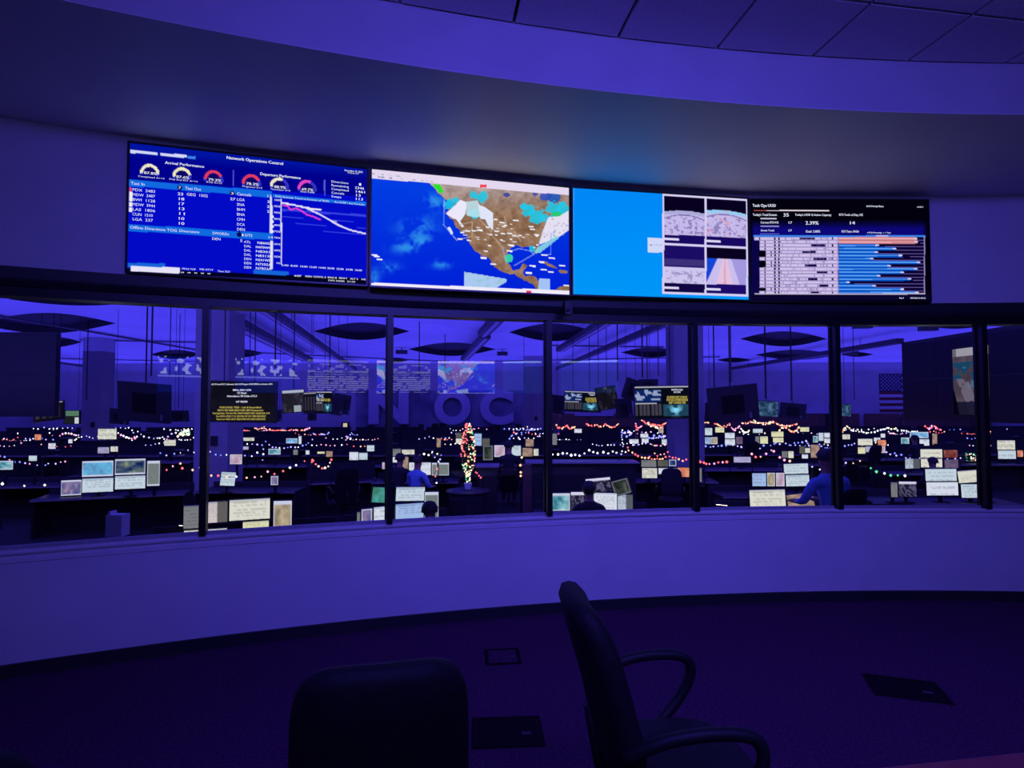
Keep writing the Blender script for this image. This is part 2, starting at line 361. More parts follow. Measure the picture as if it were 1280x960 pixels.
def paint_map(px, py):
    x, y = (px - 460) * 4.923, (py - 200) * 4.923
    top = 60 + (x - 25) * 0.0893; hd = top + 52 - (x - 25) * 0.002; bot = 755 + (x - 20) * 0.040
    col = np.zeros((len(x), 3)) + np.array([2, 62, 226.0]); t = np.clip((y - 100) / 650, 0, 1)[:, None]
    col = col * (1 - t) + np.array([0, 34, 214.0]) * t
    n = fbm(x, y, 60, 3)
    for cx, cy, rx, ry in ((300, 420, 110, 70), (230, 540, 90, 35), (400, 260, 80, 50), (130, 660, 60, 30), (30, 720, 40, 50), (450, 640, 60, 30), (330, 500, 60, 40)):
        g = np.exp(-(((x - cx) / rx) ** 2 + ((y - cy) / ry) ** 2)) * np.clip((n - 0.42) * 4, 0, 1); col += g[:, None] * (np.array([60, 170, 235.0]) - col) * 0.75
    jx = x + (n - 0.5) * 26; jy = y + (fbm(x, y, 50, 9) - 0.5) * 26
    land = inpoly(jx, jy, [(330, 120), (380, 150), (440, 200), (480, 235), (530, 262), (480, 330), (522, 372), (545, 412), (575, 440), (610, 468), (640, 520), (680, 575), (720, 600), (747, 606), (762, 650), (800, 680), (850, 702), (900, 705), (960, 742), (1010, 762), (1040, 802), (1065, 800), (1052, 760), (1042, 722), (1000, 708), (975, 718), (958, 692), (985, 650), (960, 640), (930, 682), (890, 682), (862, 640), (853, 590), (868, 552), (900, 525), (960, 532), (1010, 534), (1035, 575), (1050, 565), (1050, 520), (1100, 480), (1160, 455), (1250, 380), (1250, 120)])
    land |= inpoly(jx, jy, [(605, 480), (640, 500), (690, 585), (712, 604), (660, 562)]) | inpoly(jx, jy, [(1140, 800), (1200, 770), (1260, 770), (1260, 810), (1140, 812)])
    land |= (((jx - 1115) / 50) ** 2 + ((jy - 645 - (jx - 1115) * .45) / 10) ** 2 < 1) | (((jx - 1200) / 28) ** 2 + ((jy - 685) / 12) ** 2 < 1)
    lc = np.zeros_like(col) + np.array([142, 108, 84.0]); tt = np.clip((330 - y) / 170, 0, 1)[:, None]
    lc = lc * (1 - tt) + np.array([176, 158, 158.0]) * tt; lc += ((fbm(x, y, 36, 5) - 0.5) * 70)[:, None]
    col[land] = lc[land]
    for c0, r, c in (((850, 215), 22, (40, 60, 150)), ((1090, 225), 32, (40, 70, 190)), ((1150, 235), 40, (20, 80, 190)), ((1030, 210), 14, (60, 70, 160))):
        g = (np.hypot(x - c0[0], (y - c0[1]) * 1.4) < r * (0.6 + n)) ; setc(col, g, c, 0.8)
    for c0, r in (((700, 230), 34), ((650, 215), 26), ((500, 272), 34), ((540, 250), 20), ((990, 312), 40), ((1040, 345), 52), ((1085, 350), 30), ((1150, 300), 50), ((1200, 300), 38), ((960, 285), 24), ((1010, 545), 22), ((650, 335), 34)):
        g = np.hypot(x - c0[0], y - c0[1]) < r * (0.45 + fbm(x, y, 22, 7)); setc(col, g, (30, 200, 232), 0.85)
    setc(col, inpoly(x, y, [(598, 258), (672, 248), (700, 300), (690, 350), (655, 352), (605, 340)]), (190, 226, 238), 0.85)
    setc(col, inpoly(x, y, [(480, 330), (570, 245), (606, 260), (600, 330), (570, 375), (520, 358)]), (232, 230, 248), 1)
    setc(col, inpoly(x, y, [(540, 360), (556, 360), (590, 410), (578, 416)]), (232, 230, 248), 1)
    setc(col, inpoly(x, y, [(678, 274), (720, 290), (768, 325), (768, 432), (742, 405), (722, 366), (690, 360)]), (222, 226, 246), 1)
    setc(col, inpoly(x, y, [(488, 416), (505, 412), (526, 452), (510, 460)]), (210, 228, 246), 1)
    setc(col, inpoly(x, y, [(1110, 352), (1180, 345), (1236, 310), (1236, 432), (1180, 470), (1130, 492), (1050, 522), (1078, 430)]), (226, 222, 240), 1)
    setc(col, inpoly(x, y, [(1020, 576), (1040, 540), (1160, 465), (1175, 480), (1060, 570)]), (140, 215, 225), 0.9)
    setc(col, (fbm(x, y, 14, 12) > 0.66) & (x > 1080) & (y > 360) & (y < 480), (150, 150, 190), 0.6)
    g = inpoly(x, y, [(395, 150), (440, 148), (468, 195), (440, 205)]); setc(col, g, (40, 225, 40), 0.95)
    setc(col, (np.hypot(x - 868, y - 606) < 26 * (.5 + n)), (60, 220, 160), .9); setc(col, (np.hypot((x - 1160) * .5, y - 332) < 16), (40, 200, 110), .9)
    setc(col, inpoly(x, y, [(592, 688), (852, 732), (852, 750), (792, 786), (592, 778)]), (176, 208, 240), .95)
    setc(col, inpoly(x, y, [(1054, 730), (1121, 732), (1121, 806), (1045, 802)]), (170, 200, 245), .95)
    setc(col, (fbm(x, y, 20, 21) > .62) & inpoly(x, y, [(592, 688), (852, 732), (852, 750), (792, 786), (592, 778)]), (140, 190, 190), .5)
    # thin route and boundary lines
    for pts in ([(470, 245), (466, 400), (545, 492), (640, 470)], [(1125, 450), (1125, 580), (1090, 585)], [(880, 560), (930, 545), (1000, 560), (1020, 580), (900, 650)], [(770, 470), (830, 540), (850, 640)], [(560, 400), (640, 380), (640, 460)], [(690, 370), (760, 440), (740, 480)], [(840, 350), (850, 390), (800, 400)], [(900, 440), (940, 500)]):
        for (x1, y1), (x2, y2) in zip(pts, pts[1:]):
            dx, dy = x2 - x1, y2 - y1; L2 = dx * dx + dy * dy; t = np.clip(((x - x1) * dx + (y - y1) * dy) / L2, 0, 1)
            setc(col, np.hypot(x - x1 - t * dx, y - y1 - t * dy) < 3.4, (190, 170, 150) if y1 < 500 and 540 < x1 < 1000 else (150, 170, 235), .7)
    # short white tags
    for k in range(50):
        r_ = random.Random(k); tx, ty = r_.uniform(560, 1060), r_.gauss(455, 42)
        if ty < 350 or ty > 590: continue
        setc(col, (abs(x - tx) < r_.uniform(7, 16)) & (abs(y - ty - .08 * (x - tx)) < 3), (240, 238, 244), 1)
    for tx, ty in ((55, 595), (70, 612), (40, 585), (712, 603), (770, 640), (1012, 652), (990, 695), (1082, 675), (1125, 689), (1195, 650), (1130, 604), (1068, 628), (1085, 585), (870, 560), (880, 525), (910, 372), (1220, 772)):
        setc(col, (abs(x - tx) < 18) & (abs(y - ty - .08 * (x - tx)) < 5), (238, 238, 246), 1)
    hdm = y < hd; setc(col, hdm, (226, 214, 238), 1)
    setc(col, hdm & (y > top + 20) & (y < top + 27) & (x < 200) & (vnoise(x, y, 9, 3) > .45), (160, 160, 190), .8)
    setc(col, hdm & (y > top + 36) & (y < top + 43) & (x < 400) & (vnoise(x, y * 0, 11, 5) > .6), (110, 120, 150), .8)
    setc(col, hdm & (abs(x - 708) < 20) & (abs(y - 160) < 9), (236, 60, 70), 1)
    setc(col, y > bot, (236, 232, 248), 1); setc(col, (abs(x - 990) < 14) & (abs(y - 812) < 9) & (y > bot), (220, 40, 90), 1)
    return col

def paint_feeds(px, py):
    x, y = (px - 705) * 5.333, (py - 225) * 5.333
    col = np.zeros((len(x), 3)) + np.array([0, 134, 244.0]); t = np.clip((y - 60) / 700, 0, 1)[:, None]; col += t * np.array([0, 14, 2.0])
    tp = 90 + (x - 660) * .0645; md = 425 + (x - 660) * .046; bt = 752 + (x - 660) * .030
    quad = (x > 656) & (x < 1228) & (y > tp - 4) & (y < bt + 8); setc(col, quad, (214, 206, 244), 1)
    n = fbm(x, y, 30, 2); n2 = fbm(x, y, 16, 8)
    for (a, b, up, lo, kind) in ((668, 938, tp + 12, md - 6, 0), (950, 1215, tp + 12, md - 6, 1), (668, 938, md + 8, bt - 6, 2), (950, 1215, md + 8, bt - 6, 3)):
        m = (x > a) & (x < b) & (y > up) & (y < lo); v = (y - up) / (lo - up); u = (x - a) / (b - a)
        c = np.zeros_like(col) + np.array([8, 2, 32.0])
        if kind in (0, 1):
            s0 = .30 if kind == 0 else .24; hz = s0 + .04 * (2 * u - 1) ** 2 + (0.04 if kind else 0) * (u - .5)
            g = (v > hz) & (v < .82); c[g] = np.array([196, 184, 232.0]); c[g & (v < hz + .07)] = (150, 200, 240) if kind else (170, 168, 214)
            setc(c, g & (n2 > .60) & (v > hz + .12), (110, 92, 160), .6); setc(c, g & (abs(v - hz - .09 - .05 * (2 * u - 1) ** 2) < .012), (90, 80, 150), .7)
            if kind: setc(c, g & (n > .66) & (u < .6), (230, 150, 170), .5)
            setc(c, v > .82, (24, 8, 96), 1)
        elif kind == 2:
            c[:] = (26, 12, 100); g = (v > .42); setc(c, (v > .28) & ~g, (60, 48, 120), 1); hz = .46; g = (v > hz) & (v < .80); c[g] = np.array([204, 196, 236.0])
            setc(c, g & (n2 > .60) & (v > hz + .08), (130, 115, 175), .6); setc(c, v > .8, (16, 6, 66), 1)
        else:
            g = (v > .24) & (v < .80); c[g] = np.array([200, 188, 236.0]); w = (v - .24) / .56
            setc(c, g & (u < .28 - .30 * w), (20, 70, 210), 1); setc(c, g & (abs(u - .46) < .05 + .16 * w), (226, 192, 222), 1); setc(c, g & (abs(u - .46) < .012 + .02 * w), (214, 160, 190), .8)
            setc(c, g & (u > .62 + .22 * w), (158, 146, 220), .9); setc(c, v > .80, (26, 10, 104), 1)
        setc(c, (u < .36) & (abs(v - .91) < .025), (220, 214, 244), 1)
        col[m] = c[m]
    setc(col, (x > 556) & (x < 657) & (y > 384 + (x - 556) * .04) & (y < 482 + (x - 556) * .02), (206, 214, 246), 1)
    setc(col, (abs(x - 580) < 7) & (abs(y - 433) < 6), (150, 110, 160), .8); setc(col, (x > 595) & (x < 650) & (abs(y - 433) < 3) & (vnoise(x, y, 6) > .4), (150, 160, 200), .8)
    setc(col, (x < 68), (70, 160, 245), .6)
    return col

BARS = [1130, 1135, 885, 995, 880, 1035, 850, 1150, 962, 1130, 1045, 895, 1092, 697, 865, 1045, 1140]
def paint_ops(px, py):
    x, y = (px - 925) * 5.12, (py - 240) * 5.12
    col = np.zeros((len(x), 3)) + np.array([2, 1, 12.0])
    g = np.clip((y - 175) / 60, 0, 1) * np.clip((1200 - x) / 30, 0, 1) * np.clip((x - 70) / 20, 0, 1) * (y < 285); col += g[:, None] * np.array([10, 6, 104.0])
    setc(col, (y > 285) & (y < 650) & (x > 75) & (x < 125), (14, 6, 92), .7)
    setc(col, (y > 655) & (y < 690), (8, 4, 44), 1)
    for x0, x1, yy, c in ((90, 570, 119, (230, 214, 224)), (90, 170, 119, (200, 90, 90)), (130, 235, 170, (206, 196, 232)), (130, 250, 219, (150, 140, 210)), (130, 250, 268, (80, 80, 190))):
        setc(col, (x > x0) & (x < x1) & (abs(y - yy) < 3.2), c, 1)
    setc(col, (x > 88) & (x < 1185) & (y > 277) & (y < 291), (54, 128, 232), 1); setc(col, (x > 870) & (x < 950) & (y > 277) & (y < 287), (200, 190, 240), .8)
    for k in range(17):
        y0 = 288 + k * 21.6; row = (y >= y0) & (y < y0 + 21.6); mid = (y >= y0 + 3) & (y < y0 + 17)
        odd = k % 2
        setc(col, row & (x > 1160 - 530) & (x < 1180), (10, 2, 50), 1)
        left = 165 if k in (4, 5, 7, 8, 15) else 125
        if k == 0: left = 90
        lc = (196, 180, 222) if x is not None else 0
        setc(col, row & (x > left) & (x < 630), (168, 152, 206) if odd else (150, 134, 190), 1)
        setc(col, mid & (x > left + 3) & (x < 622), (206, 192, 232), 1)
        for a, b in ((left + 32, left + 40), (218, 230), (244, 255)):
            setc(col, mid & (x > a) & (x < b), (26, 10, 60), .9)
        if not odd:
            ln = 380 + (k * 37) % 130; setc(col, mid & (x > ln) & (x < ln + 40 + (60 - k * 3)), (14, 4, 62), 1); setc(col, mid & (x > 588) & (x < 598), (14, 4, 62), 1)
        setc(col, mid & (vnoise(x, y * 0 + k * 13, 7, k) > .72) & (x > 255) & (x < 600), (120, 104, 160), .5)
        e = BARS[k]; c = (196, 122, 128) if k < 2 else (4, 84, 196)
        setc(col, row & (x > 632) & (x < e), c, 1)
        setc(col, (abs(y - y0 - 10) < 3.4) & (x > 632) & (x < e), (240, 180, 190) if k < 2 else (96, 164, 244), 1)
        setc(col, row & (x > e) & (x < 1178) & (abs(y - y0 - 20) < 2.0), (130, 110, 180), .8)
        setc(col, (abs(y - y0 - 10) < 4) & (x > e - 18) & (x < e + 4), (222, 214, 246), 1)
    setc(col, (x > 1177) & (x < 1184) & (y > 285) & (y < 655), (140, 128, 190), 1)
    setc(col, (x > 95) & (x < 1184) & (y > 648) & (y < 656), (196, 184, 214), .9)
    return col

def paint_dash(px, py):
    x, y = (px - 150) * 4.0, (py - 170) * 4.0
    s = (x - 50) * .092                                   # top edges slope with x
    yy = y - s * 0.98
    col = np.zeros((len(x), 3)) + np.array([0, 4, 150.0])
    t = np.clip((yy - 60) / 60, 0, 1)[:, None]; col = np.array([0, 20, 160.0]) * (1 - t) + np.array([0, 0, 140.0]) * t
    b = 218 + (x - 45) * .0725
    body = (y > b); setc(col, body, (2, 10, 196), 1)
    def strip(x0, x1, y0, y1, sl, c, a=1.0): setc(col, (x > x0) & (x < x1) & (y > y0 + (x - x0) * sl) & (y < y1 + (x - x0) * sl), c, a)
    strip(44, 760, 218, 250, .0805, (16, 104, 222)); strip(766, 1232, 290, 308, .09, (20, 110, 222))
    strip(42, 765, 440, 474, .066, (16, 104, 222))
    strip(52, 188, 70, 84, .085, (206, 214, 250)); strip(202, 333, 84, 98, .085, (206, 214, 250)); strip(338, 378, 98, 114, .085, (60, 130, 235))
    for xx in (564, 1020): strip(xx, xx + 5, 170 + (xx - 564) * .11, 250 + (xx - 564) * .11, 0, (80, 90, 220))
    strip(749, 761, 305, 485, 0, (222, 222, 250)); strip(752, 765, 525, 665, 0, (222, 222, 250))
    for k, c in ((0, (235, 70, 90)), (1, (240, 236, 235)), (2, (240, 236, 235)), (3, (240, 236, 235)), (4, (240, 236, 235))): strip(46, 60, 255 + k * 25, 278 + k * 25, .06, c)
    for k in range(4): strip(808, 1230, 372 + k * 30 - (8 if k == 0 else 0), 374 + k * 30, .07, (60, 70, 225), .9)
    strip(804, 809, 315, 645, 0, (225, 225, 250))
    strip(38, 225, 634, 655, .02, (20, 100, 215)); strip(668, 845, 668, 698, .05, (20, 100, 215))
    setc(col, y > 662 + (x - 30) * .042, (2, 2, 30), 1); strip(55, 298, 650, 678, .035, (226, 224, 246))
    strip(668, 830, 668, 690, .05, (20, 100, 215))
    for i, (cx, cy, c, fr) in enumerate(((149, 188, (238, 232, 200), 1), (310, 205, (238, 232, 190), .9), (468, 219, (226, 60, 90), .85), (657, 240, (226, 60, 90), .85), (797, 256, (236, 230, 200), .62), (936, 268, (226, 70, 200), .62))):
        dx, dy = x - cx, y - cy - dx_s(x, cx); r = np.hypot(dx, dy * 1.0); th = np.arctan2(-dy, dx)
        arc = (r > 34) & (r < 48) & (dy < 8); setc(col, arc, (50, 50, 200), 1); setc(col, arc & ((PI - th) / PI < fr), c, 1); setc(col, (r <= 32) & (dy < 8), (14, 6, 90), .8)
    for xx, yy2 in ((298, 258), (560, 286), (597, 493)):
        setc(col, np.hypot(x - xx, y - yy2) < 13, (6, 6, 90), 1)
    for pts, c in (([(812, 333), (900, 352), (950, 362), (1003, 367)], (238, 230, 245)), ([(812, 336), (870, 345), (930, 360), (985, 385), (1040, 415), (1090, 445), (1150, 470), (1225, 488)], (220, 215, 250)), ([(812, 345), (838, 350), (850, 368), (880, 362), (905, 372), (935, 395), (960, 400), (1000, 418)], (214, 60, 210))):
        for (x1, y1), (x2, y2) in zip(pts, pts[1:]):
            dx, dy = x2 - x1, y2 - y1; t_ = np.clip(((x - x1) * dx + (y - y1) * dy) / (dx * dx + dy * dy), 0, 1)
            setc(col, np.hypot(x - x1 - t_ * dx, y - y1 - t_ * dy) < 4, c, 1)
    return col
def dx_s(x, cx): return (x - cx) * .07

# ------------------------------------------------------------------ text
_tc = {}
def text_mesh_data(s, res=2, off=0.0):
    if (s, res) in _tc: return _tc[(s, res)]
    cu = bpy.data.curves.new('t', 'FONT'); cu.body = s; cu.size = 1.0; cu.resolution_u = res; cu.offset = off; cu.align_x = 'LEFT'
    ob = bpy.data.objects.new('t', cu); me = bpy.data.meshes.new_from_object(ob)
    v = np.array([tuple(p.co) for p in me.vertices]) if len(me.vertices) else np.zeros((1, 3)); f = [tuple(p.vertices) for p in me.polygons]
    bpy.data.objects.remove(ob); bpy.data.meshes.remove(me); bpy.data.curves.remove(cu)
    _tc[(s, res)] = (v, f); return v, f
class Panel:
    """a display plane; text and marks are laid on it from photograph pixels or from u, v fractions"""
    def __init__(s, c, yaw, w, h, tilt=0.0, pitch=0.0):
        s.c = Vector(c); s.w, s.h = w, h
        s.R = Matrix.Rotation(-yaw, 3, 'Z') @ Matrix.Rotation(pitch, 3, 'X') @ Matrix.Rotation(tilt, 3, 'Y')
        s.x, s.n, s.z = s.R @ Vector((1, 0, 0)), s.R @ Vector((0, -1, 0)), s.R @ Vector((0, 0, 1))
        s.tl = s.c - s.x * w / 2 + s.z * h / 2
    def local(s, px, py, off=0.0):
        r = ray(px, py); o = Vector((0, 0, EYE)); t = (s.c + s.n * off - o).dot(s.n) / r.dot(s.n); return o + r * t
    def text(s, mb, txt, P, height, width=None, off=0.004, align='l', bold=0.0):
        """P = world point at the left end of the baseline; height = cap height in metres"""
        v, f = text_mesh_data(txt); sc = height / 0.69; x = v[:, 0]; wd_ = max(x.max() - x.min(), 1e-3) * sc
        sx = sc * (width / wd_ if width else 1.0)
        if align == 'c': P = P - s.x * ((x.max() + x.min()) / 2 * sx)
        if align == 'r': P = P - s.x * (x.max() * sx)
        pts = [P + s.x * (a[0] * sx) + s.z * (a[1] * sc) + s.n * off for a in v]
        mb.add(pts, f)
        if bold:
            mb.add([p + s.x * bold for p in pts], f)
def tpx(panel, mb, txt, px, py, hpx, wpx=None, align='l', bold=0.0):
    P = panel.local(px, py); d = (P - Vector((0, 0, EYE))).length; k = P.y / FPX
    panel.text(mb, txt, P, hpx * k, wpx * k if wpx else None, align=align, bold=bold)

# ------------------------------------------------------------------ the four wall displays
SCR = [(-1.963, 4.297, -0.288, 1.423), (-0.31, 4.692, -0.245, 1.408), (1.35, 5.057, -0.169, 1.417), (3.023, 5.213, -0.021, 1.41)]
SW, SH = 1.66, 0.93375
def z1(x, y): return 150 + x / 4.0, 170 + y / 4.0
def z4(x, y): return 925 + x / 5.12, 240 + y / 5.12
LAB = ['wide display with blue operations dashboard, leftmost above the windows', 'wide display with satellite map of North America above the windows',
       'wide display half plain light blue, half four camera pictures', 'wide dark display with rows of bars, rightmost above the windows']
painters = [paint_dash, paint_map, paint_feeds, paint_ops]; res = [(260, 146), (300, 170), (250, 140), (300, 170)]
for i, (x, y, yaw, z) in enumerate(SCR):
    p = Panel((x, y, z + EYE), yaw, SW, SH)
    root = tag(empty('wall_display', p.c + Vector((0, 0, 0))), LAB[i], 'display', 'wall displays above the windows')
    inv = Matrix.Translation(-p.c)
    def add(mb_or_obj):
        o = mb_or_obj; o.matrix_parent_inverse = inv; return o
    fw = 0.014
    mb = MB()
    mb.box(p.c - p.n * 0.036, (SW + 2 * fw, 0.066, SH + 2 * fw + 0.006), p.R)
    add(mb.build('housing', M_bezel, root, bevel=0.004))
    mb = MB()
    for sx in (-1, 1): mb.box(p.c + p.x * sx * (SW / 2 + fw / 2) + p.n * 0.003, (fw, 0.012, SH + 2 * fw), p.R)
    for sz in (-1, 1): mb.box(p.c + p.z * sz * (SH / 2 + fw / 2) + p.n * 0.003, (SW, 0.012, fw), p.R)
    add(mb.build('bezel', M_bezel, root))
    nx, nz = res[i]
    add(grid_mesh('screen', tuple(p.tl + p.n * 0.001), tuple(p.x), tuple(-p.z), SW, SH, nx, nz, painters[i], M_scr, root))
    rad = R - math.hypot(p.c.x - CX, p.c.y - CY)
    mb = MB(); mb.box(p.c - p.n * (0.07 + (rad - 0.07) / 2), (0.5, max(rad - 0.075, 0.01), 0.4), p.R); add(mb.build('wall_bracket', M_mull, root))
    W_ = MB()
    if i == 0:
        def T(s, x, y, h, w=None, a='l', b=0.0): q = z1(x, y); tpx(p, W_, s, q[0], q[1], h / 4, w / 4 if w else None, a, b)
        T('Network Operations Control', 676, 131, 15, 262, 'c', .0016); T('Arrival Performance', 225, 140, 14, 178, b=.0014); T('Departure Performance', 700, 196, 14, 192, b=.0014)
        for s, x, y, w in (('87.8%', 120, 190, 58), ('87.6%', 281, 210, 58), ('79.3%', 441, 224, 58), ('78.3%', 630, 244, 58), ('88.9%', 771, 260, 54), ('69.7%', 908, 272, 54)): T(s, x, y, 13, w, b=.0014)
        for s, x, y, w in (('Completed A+14', 90, 205, 118), ('Dep End EST A+14', 246, 219, 128), ('RTD A+14', 432, 234, 70), ('Originator D+0', 610, 255, 94), ('Terminator D+0', 752, 269, 94), ('Seat Fulfil', 902, 281, 66)): T(s, x, y, 8, w)
        T('Taxi In', 54, 243, 15, 62); T('7', 291, 266, 15, 12); T('Taxi Out', 326, 268, 15, 72); T('3', 553, 293, 13, 12); T('Cancels', 584, 297, 15, 66); T('13', 733, 306, 13, 18)
        for k, (s, n) in enumerate((('PDX  2483', '23'), ('MDW  2487', '18'), ('BWI  1128', '17'), ('MDW  3944', '13'), ('LAS  1806', '11'), ('CUN  1510', '10'), ('LGA  237', '10'))):
            T(s, 62, 275 + k * 24.5, 14, 100 if k < 5 else 90); T(n, 288, 296 + k * 24.5, 14, 24, b=.0012)
        T('GEG  1502', 333, 298, 14, 96); T('27', 550, 321, 13, 24, b=.001)
        for k, s in enumerate(('LGA', 'SNA', 'BHM', 'BNA', 'CMH', 'DCA', 'DEN')): T(s, 584, 324 + k * 24.8, 14, 36); T('3221111'[k], 735, 335 + k * 24.5, 13, 10, b=.001)
        T('Offline Diversions TOG', 50, 463, 14, 210); T('Diversions', 296, 480, 13, 90); T('SWORDs', 462, 492, 13, 76); T('1', 594, 500, 12, 7); T('OTS', 622, 502, 13, 36); T('14', 738, 512, 12, 20)
        T('DEN', 460, 520, 13, 38); T('5', 600, 530, 13, 10)
        for k, (s, n) in enumerate((('ATL', 'N8605L'), ('DAL', 'N470WN'), ('DAL', 'N8301J'), ('DAL', 'N8313F'), ('DEN', 'N241WN'), ('DEN', 'N7355A'), ('DEN', 'N7833A'))):
            T(s, 620, 535 + k * 21.2, 12, 32); T(n, 678 + (8 if k == 0 else 0), 540 + k * 21.2, 12, 72 - (8 if k == 0 else 0), b=.0008)
        for k, s in enumerate(('Diversions', 'Remaining', 'Completed', 'Cancels', 'Swaps')): T(s, 1056, 233 + k * 18.5, 11, (82, 84, 84, 62, 48)[k]); T(('1', '2346', '1461', '13', '113')[k], 1174, 246 + k * 18.5, 12, (10, 44, 44, 22, 34)[k], b=.001)
        T('December 15, 2023', 1122, 176, 9, 88, b=.0006); T('18:33:42 CST', 1136, 187, 7, 56)
        T('EOD Estimate Trend vs Forecast of 78.0%      Act 8:35P / Act Forecast', 776, 306, 9, 436)
        for k in range(10): T(('100%', '95%', '90%', '85%', '80%', '75%', '70%', '65%', '60%', '55%')[k], 770, 324 + k * 31.5, 9, 30, b=.0006)
        T('0%', 782, 640, 9, 18)
        for k in range(9): T(('2:00', '8:00', '10:00', '12:00', '14:00', '20:00', '22:00', '24:00', '26:00')[k], 806 + k * 46, 650 + k * 3.1, 9, 34, b=.0006)
        T('80%', 1054, 430, 8, 30)
        for s, x, y, w in (('PROS TOP', 310, 668, 62), ('MIS XTYY', 398, 671, 62), ('Time 5/21', 488, 680, 56)): T(s, x, y, 9, w)
        for k, s in enumerate(('60F', 'DEN 12', 'PATL 5', 'BWI 8', 'MDW 7', 'ALT 3', 'HI')): T(s, 870 + k * 56, 703 + k * 3, 9, (34, 50, 44, 42, 40, 38, 18)[k], b=.0006)
        for k in range(5): T('o', 304 + k * 33, 685 + k * 1.5, 9, 14, b=.001)
        T('OPS DESK  21:33', 1040, 726, 8, 130, b=.0006)
    if i == 3:
        def T(s, x, y, h, w=None, a='l', b=0.0): q = z4(x, y); tpx(p, W_, s, q[0], q[1], h / 5.12, w / 5.12 if w else None, a, b)
        T('Tech Ops UOD', 78, 96, 19, 152, b=.0018); T("Today's Total Events:", 80, 153, 15, 158, b=.0012); T('35', 274, 158, 22, 34, b=.002); T("Today's UOD % Active Capacity", 350, 153, 14, 238, b=.001)
        T('RTS Tools of Day, HZ', 632, 153, 14, 156, b=.001); T('Current RTS+H5', 130, 202, 14, 116, b=.001); T('17', 304, 204, 15, 22, b=.001); T('2.39%', 417, 209, 22, 84, b=.002)
        T('14', 694, 208, 20, 32, b=.002); T('Event Total', 132, 252, 12, 84, b=.001); T('17', 304, 254, 14, 22, b=.001); T('Goal: 3.80%', 418, 260, 15, 94, b=.001); T('RTS Time: HH24', 648, 260, 14, 112, b=.001)
        T('e RTSe Percentage,  v  + Trips', 812, 265, 9, 154, b=.0008); T('AOG Priority Misses', 806, 97, 11, 114, b=.001); T('v4.0.1', 1130, 101, 10, 40, b=.001)
        T('Run F', 1018, 684, 10, 28, b=.001); T('12/15/23 21:33:12', 1086, 684, 10, 98, b=.001)
    if i == 1:
        tpx(p, W_, '', 0, 0, 1) if False else None
    if W_.f:
        o = add(W_.build('lettering', G_white, root)); tag(o, kind='stuff')

# small ceiling sensor under the header between the second and third display
x, y = cyl(0, 1)
b = at_y(709.5, 386, 4.84)
root = tag(empty('camera_sensor', (b.x, b.y, b.z)), 'small black box camera below the gap between map and camera displays', 'camera')
MB().box((0, 0, 0), (0.07, 0.09, 0.115), Matrix.Rotation(0.2, 3, 'Z')).build('body', M_bezel, root, bevel=0.006)
mb = MB(); mb.tube([(0.0, -0.045, -0.02), (0.003, -0.06, -0.02)], 0.016, 12); mb.build('lens', M_plastic, root)
mb = MB(); mb.tube([(0.004, -0.045, -0.045), (0.004, -0.05, -0.045)], 0.004, 8); mb.build('indicator', M_sens, root)

# ------------------------------------------------------------------ office chairs in the viewing room
def rslab(w, h, t, r=0.08, curve=0.0, nx=10, nz=12, taper=0.0, lean=0.0):
    """padded slab in the XZ plane (thickness along Y) with round corners, bowed by curve and leaning with height"""
    mb = MB(); pts = []
    def edge(k, n): return k
    N = 48; out = []
    for k in range(N):
        a = 2 * PI * k / N; ca, sa = math.cos(a), math.sin(a); e = 0.42
        out.append((abs(ca) ** e * (1 if ca > 0 else -1) * w / 2, abs(sa) ** e * (1 if sa > 0 else -1) * h / 2))
    rings = [(0.0, -t / 2), (0.55, -t / 2), (0.88, -t * .46), (0.98, -t * .25), (1.0, 0), (0.98, t * .25), (0.88, t * .46), (0.55, t / 2), (0.0, t / 2)]
    for s, y in rings:
        for x, z in out:
            X, Z = x * max(s, .001), z * max(s, .001); tp = 1 - taper * (Z / h + .5)
            X *= tp; mb.v.append((X, y - curve * (X / (w / 2)) ** 2 + lean * (Z / h + .5) ** 2, Z))
    for i in range(len(rings) - 1):
        for k in range(N): mb.f.append((i * N + k, i * N + (k + 1) % N, (i + 1) * N + (k + 1) % N, (i + 1) * N + k)); mb.m.append(0)
    return mb
